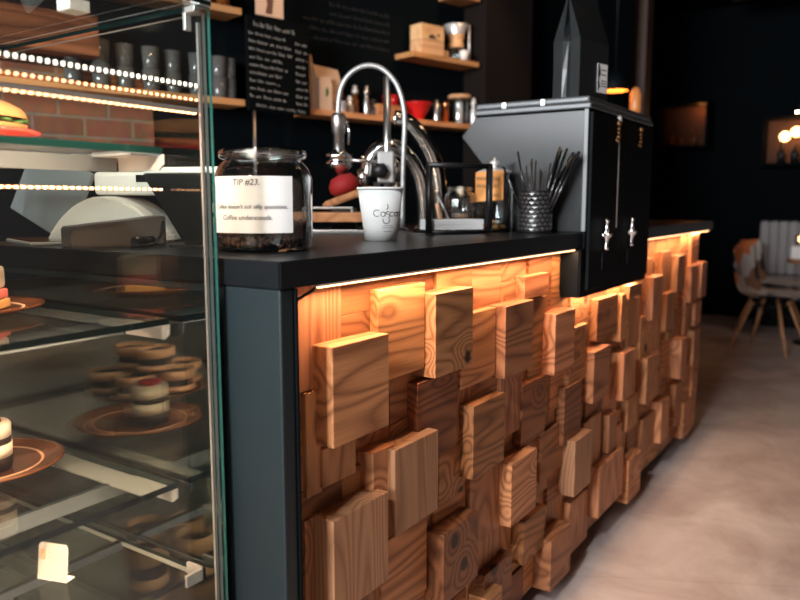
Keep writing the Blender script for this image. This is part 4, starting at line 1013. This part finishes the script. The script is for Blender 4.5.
def chair(label, loc, rz):
    t = thing('patchwork_chair', label, 'chair', loc, rz)
    prof = [(.24, .425), (.22, .442), (.12, .440), (.0, .430), (-.10, .425), (-.17, .445), (-.215, .51), (-.245, .62), (-.27, .74), (-.285, .83), (-.29, .85)]
    def fn(u, v):
        k = u*(len(prof)-1); i = min(int(k), len(prof)-2); f = k-i
        x = lerp(prof[i][0], prof[i+1][0], f); z = lerp(prof[i][1], prof[i+1][1], f)
        hw = lerp(.235, .20, u) * (1-.35*max(0, (u-.85)/.15)**2) * (1-.2*max(0, (.08-u)/.08)); y = (v*2-1)*hw
        c = (v*2-1)**2
        return (x+.055*c*max(0, u-.45)*2, y, z+.045*c*(1-max(0, u-.5)*1.6))
    g = G(); g.grid(fn, 26, 12)
    sh_ = obj('seat_shell', g, M['patch'], t, local=True)
    md = sh_.modifiers.new('thickness', 'SOLIDIFY'); md.thickness = .014; md.offset = -1
    for sx in (1, -1):
        for sy in (1, -1): obj('leg', G().tube([(sx*.10, sy*.10, .40), (sx*.225, sy*.215, .002)], [.013, .008], n=12), M['beech'], t, local=True)
    g = G()
    for sy in (1, -1): g.tube([(.115, sy*.11, .37), (-.115, sy*.11, .37)], .006); g.tube([(.15, sy*.145, .25), (-.115, -sy*.11, .37)], .004)
    for sx in (1, -1): g.tube([(sx*.115, .11, .37), (sx*.115, -.11, .37)], .006); g.tube([(sx*.06, .06, .37), (sx*.06, .06, .425)], .006); g.tube([(sx*.06, -.06, .37), (sx*.06, -.06, .425)], .006)
    obj('wire_brace', g, M['wire'], t, local=True)
    return t
ch0 = chair('patchwork shell chair with beech legs nearest the bar, facing right', (-.03, 5.82, FZ), math.radians(-14))
dup(ch0, (-.14, 6.74, FZ), (0, 0, math.radians(-20)), 'second patchwork shell chair, behind the nearest one against the bench')
bn = thing('bench', 'long grey channelled upholstered bench along the far wall', 'bench', (1.2, 7.3, FZ))
g = G(); x = -.36
while x < 2.6: g.box(x, x+.084, 7.37, 7.47, .40, .93, bev=.022); x += .085
obj('backrest', g, M['grey_felt'], bn); obj('seat', G().box(-.36, 2.62, 7.07, 7.37, .28, .40, bev=.03), M['grey_felt'], bn); obj('plinth', G().box(-.34, 2.6, 7.12, 7.5, FZ, .278), M['black'], bn)
tb = thing('cafe_table', 'small dark cafe table at the right beside the patchwork chairs', 'table', (.31, 6.34, FZ))
obj('tabletop', G().lathe([(0, .605), (.295, .605), (.30, .612), (.30, .628), (.295, .635), (0, .635)], (.31, 6.34, 0), 40), M['shelf_wood'], tb); obj('column', G().tube([(.31, 6.34, FZ+.02), (.31, 6.34, .604)], .035), M['dark_metal'], tb); obj('foot', G().lathe([(0, 0), (.22, 0), (.21, .012), (.05, .02), (0, .02)], (.31, 6.34, FZ), 28), M['dark_metal'], tb)
tag(obj('white_box', G().box(.045, .20, 6.26, 6.36, .636, .745, bev=.008), M['white_paper']), 'white box of napkins standing on the cafe table', 'box')
cn = thing('candle_glass', 'small glowing candle glass behind the white box on the cafe table', 'candle', (.09, 6.46, .636))
obj('glass', G().lathe([(0, 0), (.03, 0), (.036, .20), (.034, .20), (.028, .006), (0, .006)], (.09, 6.46, .636), 20), M['jar_glass'], cn)
obj('flame', G().ball((.09, 6.46, .80), .020, 2, sc=(.8, .8, 1.3)), M['bulb'], cn)

# lit wall niches at the far end
def niche(label, x0, x1, z0, z1):
    t = thing('wall_niche', label, 'niche', ((x0+x1)/2, 7.45, z0))
    g = G().box(x0-.03, x0, 7.30, 7.6, z0-.03, z1+.03).box(x1, x1+.03, 7.30, 7.6, z0-.03, z1+.03).box(x0, x1, 7.30, 7.6, z0-.03, z0).box(x0, x1, 7.30, 7.6, z1, z1+.03)
    obj('surround', g, M['wall_black'], t); obj('back', G().box(x0, x1, 7.57, 7.598, z0, z1), mat('rust_board', (.06, .022, .009), .8), t)
    return t
niche('open lit niche on the far wall behind the bar end', -1.39, -.92, 1.70, 2.12)
niche('open lit niche on the far wall above the bench', -.37, .45, 1.50, 1.93)
for x, z, h in ((-1.28, 1.7005, .14), (-1.18, 1.7005, .10), (-1.06, 1.7005, .16)):
    tag(obj('dark_bottle', G().lathe([(0, 0), (.03, 0), (.03, h*.6), (.012, h*.75), (.012, h), (0, h)], (x, 7.45, z), 16), M['coffee']), 'dark bottle standing in the lit niche behind the bar end', 'bottle', 'bottles in the lit niche')
for x in (-.22, -.10, .03, .16): tag(obj('dark_bottle', G().lathe([(0, 0), (.035, 0), (.035, .1), (.014, .14), (.014, .19), (0, .19)], (x, 7.42, 1.5005), 16), M['dark_metal']), 'dark bottle in the lit niche above the bench', 'bottle', 'bottles in the niche above the bench')
for i, (x, z) in enumerate(((-.20, 1.76), (-.10, 1.80), (.0, 1.75), (.12, 1.78))):
    t = thing('globe_bulb', 'small glowing amber bulb hanging in the niche above the bench', 'lamp', (x, 7.45, z), group='amber bulbs in the niche')
    obj('bulb', G().ball((x, 7.45, z), .048, 2), M['bulb'], t); obj('flex', G().tube([(x, 7.45, z+.036), (x, 7.45, 1.93)], .004, n=6), M['wire'], t)
t = thing('spot_lamp', 'small bright spot lamp above the niche over the bench', 'lamp', (-.05, 7.18, 2.0))
obj('lamp_face', G().lathe([(0, 0), (.045, 0), (.045, .01), (0, .012)], (-.05, 7.18, 1.955), 20), mat('spot_face', (1, .9, .8), .5, emit=(1, .75, .5), es=10), t); obj('housing', G().lathe([(0, .0125), (.05, .0125), (.05, .10), (0, .10)], (-.05, 7.18, 1.955), 20), M['black'], t); obj('flex', G().tube([(-.05, 7.18, 2.056), (-.05, 7.18, CZ)], .005, n=6), M['wire'], t)
# pendant lamps over the far bar
def pendant(label, x, y, z, grp=None):
    t = thing('pendant_lamp', label, 'lamp', (x, y, z), group=grp)
    obj('shade', G().lathe([(.085, 0), (.087, .002), (.068, .07), (.03, .12), (.012, .125), (0, .125)], (x, y, z), 32), M['black'], t)
    obj('shade_lining', G().lathe([(.083, .001), (.064, .068), (.03, .115), (0, .118)], (x, y, z), 32), M['shade_in'], t)
    obj('flex', G().tube([(x, y, z+.126), (x, y, CZ)], .004, n=6), M['wire'], t); return t
pendant('black pendant lamp with a glowing orange inside behind the coffee bag', -.79, 4.0, 1.825)
lt = thing('amber_lantern', 'slim amber lantern on a dark post beyond the dispenser', 'lantern', (-.66, 4.0, FZ))
obj('amber_glass', G().lathe([(0, 0), (.030, 0), (.034, .02), (.034, .11), (.02, .15), (0, .16)], (-.655, 4.0, 1.68), 20), mat('amber_glow', (.5, .2, .06), .3, emit=(1, .28, .06), es=.16), lt)
obj('collar', G().lathe([(0, 0), (.016, 0), (.02, .02), (.012, .06), (0, .06)], (-.65, 4.0, 1.615), 16), M['copper'], lt); 
obj('post', G().tube([(-.65, 4.0, FZ), (-.65, 4.0, 1.615)], .02), M['black'], lt)
for k, z in enumerate((1.50, 1.535, 1.57)): obj('bead', G().ball((-.65, 3.978, z), .016, 2), M['copper'], lt)
tm = obj('trim_1', G().box(-.6, 1.8, 6.55, 6.70, 2.93, 3.05), mat('dark_beam', (.10, .05, .035), .6), origin=(0, 0, 0)); tm['kind'] = 'structure'

# ------------------------------------------------------------------ light
def area(name, loc, rot, sx, sy, power, col, spread=PI):
    l = bpy.data.lights.new(name, 'AREA'); l.shape = 'RECTANGLE'; l.size = sx; l.size_y = sy; l.energy = power; l.color = col; l.spread = spread
    o = bpy.data.objects.new(name, l); COL.objects.link(o); o.location = loc; o.rotation_euler = rot; return o
def point(name, loc, power, col, r=.03):
    l = bpy.data.lights.new(name, 'POINT'); l.energy = power; l.color = col; l.shadow_soft_size = r
    o = bpy.data.objects.new(name, l); COL.objects.link(o); o.location = loc; return o
def spot(name, loc, target, power, col, deg, r=.05, blend=.6):
    l = bpy.data.lights.new(name, 'SPOT'); l.energy = power; l.color = col; l.spot_size = math.radians(deg); l.spot_blend = blend; l.shadow_soft_size = r
    o = bpy.data.objects.new(name, l); COL.objects.link(o); o.location = loc
    o.rotation_euler = (Vector(target)-Vector(loc)).to_track_quat('-Z', 'Y').to_euler(); return o
WARM = (1, .61, .36)
for a, b_ in ((.10, 1.285), (2.03, 3.14)):
    area('bar_led_light', (-.014, (a+b_)/2, .966), (0, math.radians(-16), 0), .004, b_-a, 4.2*(b_-a), WARM)
area('cabinet_led_light', (-.03, 1.65, .822), (0, math.radians(-10), 0), .004, .62, 2.6, WARM)
# daylight through the street window
area('daylight_and_added_light', (-.2, -4.80, 2.1), (math.radians(83), 0, 0), 2.2, 1.65, 560, (.94, .97, 1.0))
area('daylight_and_added_light', (-2.65, -4.80, 2.25), (math.radians(86), 0, 0), 2.2, 1.3, 85, (.94, .97, 1.0))  # added light, for the reflection on the dispenser side panel
# case lights
area('case_led_light', (-.1425, -.5, 1.2525), (0, math.radians(62), 0), .004, .9, 8.0, (1, .68, .46))
area('case_led_light', (-.2375, -.5, 1.131), (0, math.radians(70), 0), .003, .9, 1.6, (1, .60, .34))
area('case_led_light', (-.24, -.5, .868), (0, math.radians(25), 0), .006, .9, 5.0, (1, .66, .42))
area('case_led_light', (-.24, -.5, .580), (0, math.radians(40), 0), .006, .9, 2.6, (1, .66, .42))
# ceiling spots aimed at the bar wall
for s in (-1.3, .2, .95):
    p = W(s, 1.0, 2.95); spot('ceiling_and_added_spot', p, W(s, -.08, 1.6), 75 if s < 0 else 38, (1, .62, .34), 50)
spot('ceiling_and_added_spot', (-.2, .9, 3.0), (-.5, .9, 1.0), 14, (1, .72, .48), 70)
spot('ceiling_and_added_spot', (.35, -1.9, 2.7), (-.22, .46, 1.02), 260, (.95, .97, 1), 27, .08, .8)  # added spot that brightens the paper cup and bean jar
spot('ceiling_and_added_spot', (.2, 5.0, 3.0), (.05, 5.9, .3), 9, (1, .45, .2), 60)
for y in (-.9, .1, 1.1, 2.1): point('bar_bulb', (.30, y, 2.45), 1.2, (1, .62, .34), .045)
spot('ceiling_and_added_spot', (1.4, 5.0, 3.0), (.9, 7.0, .6), 22, (1, .80, .66), 60)
spot('ceiling_and_added_spot', (-.45, -.1, 3.0), (-.7, .22, 1.1), 85, (1, .84, .72), 40)  # added spot that brightens the white till
point('niche_light', (-.99, 7.46, 2.085), 1.1, (1, .35, .08), .02)
point('niche_light', (.0, 7.44, 1.84), 1.6, (1, .42, .12), .02)
point('pendant_light', (-.79, 4.0, 1.88), 1.5, (1, .45, .15), .02)
wd = bpy.data.worlds.new('room_air'); SC.world = wd; wd.use_nodes = True
wd.node_tree.nodes['Background'].inputs[0].default_value = (.38, .44, .48, 1); wd.node_tree.nodes['Background'].inputs[1].default_value = .013

# ------------------------------------------------------------------ camera
cam = bpy.data.cameras.new('camera'); co = bpy.data.objects.new('camera', cam); COL.objects.link(co)
cam.sensor_width = 36; cam.lens = 36*740/800; cam.clip_start = .02
co.location = (.7865, -.8413, 1.11)
th = math.atan(97/740)
co.rotation_euler = (PI/2-th, 0, math.radians(33.8))
cam.dof.use_dof = True; cam.dof.focus_distance = 1.55; cam.dof.aperture_fstop = 2.8
SC.camera = co
SC.view_settings.view_transform = 'Standard'; SC.view_settings.look = 'None'; SC.view_settings.gamma = 1; SC.view_settings.use_curve_mapping = False
SC.view_settings.exposure = 0.22
SC.cycles.transparent_max_bounces = 32; SC.cycles.max_bounces = 10; SC.cycles.sample_clamp_indirect = 4
